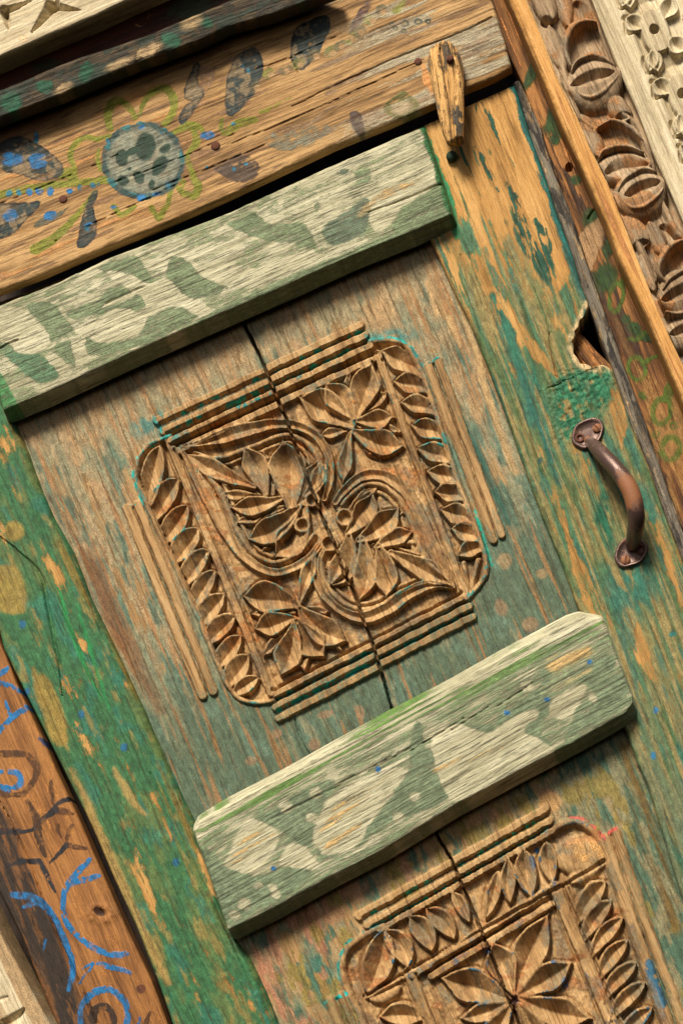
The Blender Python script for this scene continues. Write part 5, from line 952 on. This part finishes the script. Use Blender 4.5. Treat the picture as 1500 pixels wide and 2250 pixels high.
pod((1448, 668), (1556, 618), 58, [(1456, 642), (1470, 620), (1495, 604), (1515, 600), (1540, 604)], ((1452, 668), (1546, 630)), [(1462, 690), (1485, 696), (1510, 690), (1535, 670), (1552, 650)])
r.dome((1462, 760), (1556, 700), 44, 0, 15, -14, 'carved_pod', .5, 2.2); r.hollow((1470, 740), (1530, 716), 14, 20)
pt.put(ss(.48, .66, pt.noise(120, 12, 1, 4)), (.26, .20, .13), .6, .2); pt.put(ss(.5, .64, fbm(X/50, Y/40, 2, 3)), (.36, .17, .06), .6, .2)
r.h += 1.2*(pt.noise(120, 3.2, 5, 3)-.5)*2
sheet('leaf_moulding', P, ang, 68, r.h, M_BROWNCARVE, sur, pt, 80, ids=r.id, names=r.names, label='brown strip carved with curling pods and leaves')
# ---- orange bead
A_ = [(1082, -80), (1118, 0), (1187, 160), (1233, 273), (1277, 367), (1333, 493), (1357, 563), (1417, 690), (1467, 806), (1500, 884), (1560, 1010)]
B_ = [(1120, -80), (1157, 0), (1191, 80), (1221, 163), (1268, 257), (1294, 320), (1334, 400), (1371, 493), (1398, 563), (1438, 666), (1474, 746), (1506, 815), (1562, 940)]
P, ang = grid(A_, B_, 1.9); pt = Paint(P, ang, 2, 181); pt.put(ss(.55, .7, pt.noise(240, 7, 1, 4)), (.36, .15, .04), .7, .2); pt.put(ss(4, 1, np.hypot(*(P-P[:, -1:]).transpose(2, 0, 1))), (.62, .46, .22), .7)
sheet('edge_bead', P, ang, 76, grain_relief(pt, 1, 240, 6, 47)+edge_round(P, 6, rA=14, seed=17, rag=.3), M_BEAD, sur, pt, 90, label='smooth orange edge of the carved strip')
# ---- pale carved board at the right
A_ = [(1262, -80), (1300, 0), (1350, 133), (1400, 243), (1433, 333), (1477, 433), (1502, 490), (1570, 640)]; B_ = [(1560, -200), (1600, -120), (1640, 0), (1700, 150), (1740, 250), (1790, 360), (1820, 420), (1880, 560)]
P, ang = grid(A_, B_, 1.9); pt = Paint(P, ang, 2, 191); X, Y = P[..., 0], P[..., 1]; r = Relief(P, 71, 1.6)
dA = np.hypot(*(P-P[:, :1]).transpose(2, 0, 1)); r.h += grain_relief(pt, .8, 200, 6, 51)+edge_round(P, 4, seed=18); r.h -= 12*ss(58, 70, dA)
dirn = np.array([math.cos(ang), math.sin(ang)]); PER = np.array([60., 141.])
for k_ in range(-1, 4):
    o = PER*k_
    def q(*p): return [(x+o[0], y+o[1]) for x, y in p]
    for a, b, wd, bow in (((1371, 40), (1412, 66), 19, -.1), ((1508, 112), (1470, 82), 19, -.1), ((1458, 44), (1476, -8), 19, .0), ((1424, 158), (1434, 108), 14, .1), ((1384, 20), (1368, -32), 15, .1), ((1500, 40), (1530, 20), 16, 0)):
        a2, b2 = q(a, b); r.leaf(a2, b2, wd*1.3, bow, 4, 9, .6, -12, 'carved_petal')
    c = q((1437, 66))[0]; r.dome((c[0]-14, c[1]-44), (c[0]+16, c[1]+48), 33, 0, 4, -12, 'carved_boss', .35, 7); r.hole(c[0], c[1], 9, 24)
    a2, b2 = q((1446, 150), (1500, 126)); r.hollow(a2, b2, 20, 8, 0)
r.h += .8*(pt.noise(140, 3, 5, 3)-.5)*2
sheet('carved_board', P, ang, 86, r.h, M_CREAM, sur, pt, 60, ids=r.id, names=r.names, label='pale upright board carved with a chain of pierced flowers')
# ---- pale carved board at the top
A_ = [(-220, -60), (-60, -128), (140, -212), (420, -330)]; B_ = [(-60, 150), (0, 123), (110, 75), (213, 32), (277, 1), (420, -62), (560, -122)]
P, ang = grid(A_, B_, 2.2); pt = Paint(P, ang, 2, 201); r = Relief(P, 73, 1.6); r.h += grain_relief(pt, .8, 200, 7, 53)+edge_round(P, 5, seed=19)
for a, b, wd in (((118, 8), (70, 72), 15), ((108, 12), (178, 22), 11), ((116, 14), (112, -50), 16), ((10, 22), (20, 66), 11), ((8, 26), (70, 2), 9), ((-60, 60), (2, 18), 14)): r.groove([a, ((a[0]*2+b[0])/3, (a[1]*2+b[1])/3), b], [wd, wd*.7, 1], 26, ex=.9)
pt.put(pt.line([(42, 75), (44, 96)], 1.2, 1, False), (.45, .28, .14), .5); pt.put(pt.dot(54, 84, 11, 8, 0, .3), (.75, .50, .28), .5)
sheet('carved_board', P, ang, 162, r.h, M_CREAM, sur, pt, 78, label='pale board with star shaped cuts above the dark board')
# ---- pale board low at the hinge side
A_ = [(-200, 2150), (-120, 2330), (0, 2600)]; B_ = [(-40, 1960), (0, 2044), (55, 2150), (110, 2250), (190, 2400)]
P, ang = grid(A_, B_, 2.2); pt = Paint(P, ang, 2, 211); r = Relief(P, 75, 1.6); r.h += grain_relief(pt, .8, 200, 7, 57)+edge_round(P, 6, seed=20); pt.put(ss(.3, .6, pt.noise(200, 20, 1)), (.36, .24, .12), .8, .2)
r.hollow((-10, 2250), (54, 2215), 14, 16, .3); r.hollow((-10, 2200), (20, 2190), 6, 5)
sheet('carved_board', P, ang, 90, r.h, M_CREAM, sur, pt, 130, label='pale brown board low down beside the sooty jamb')
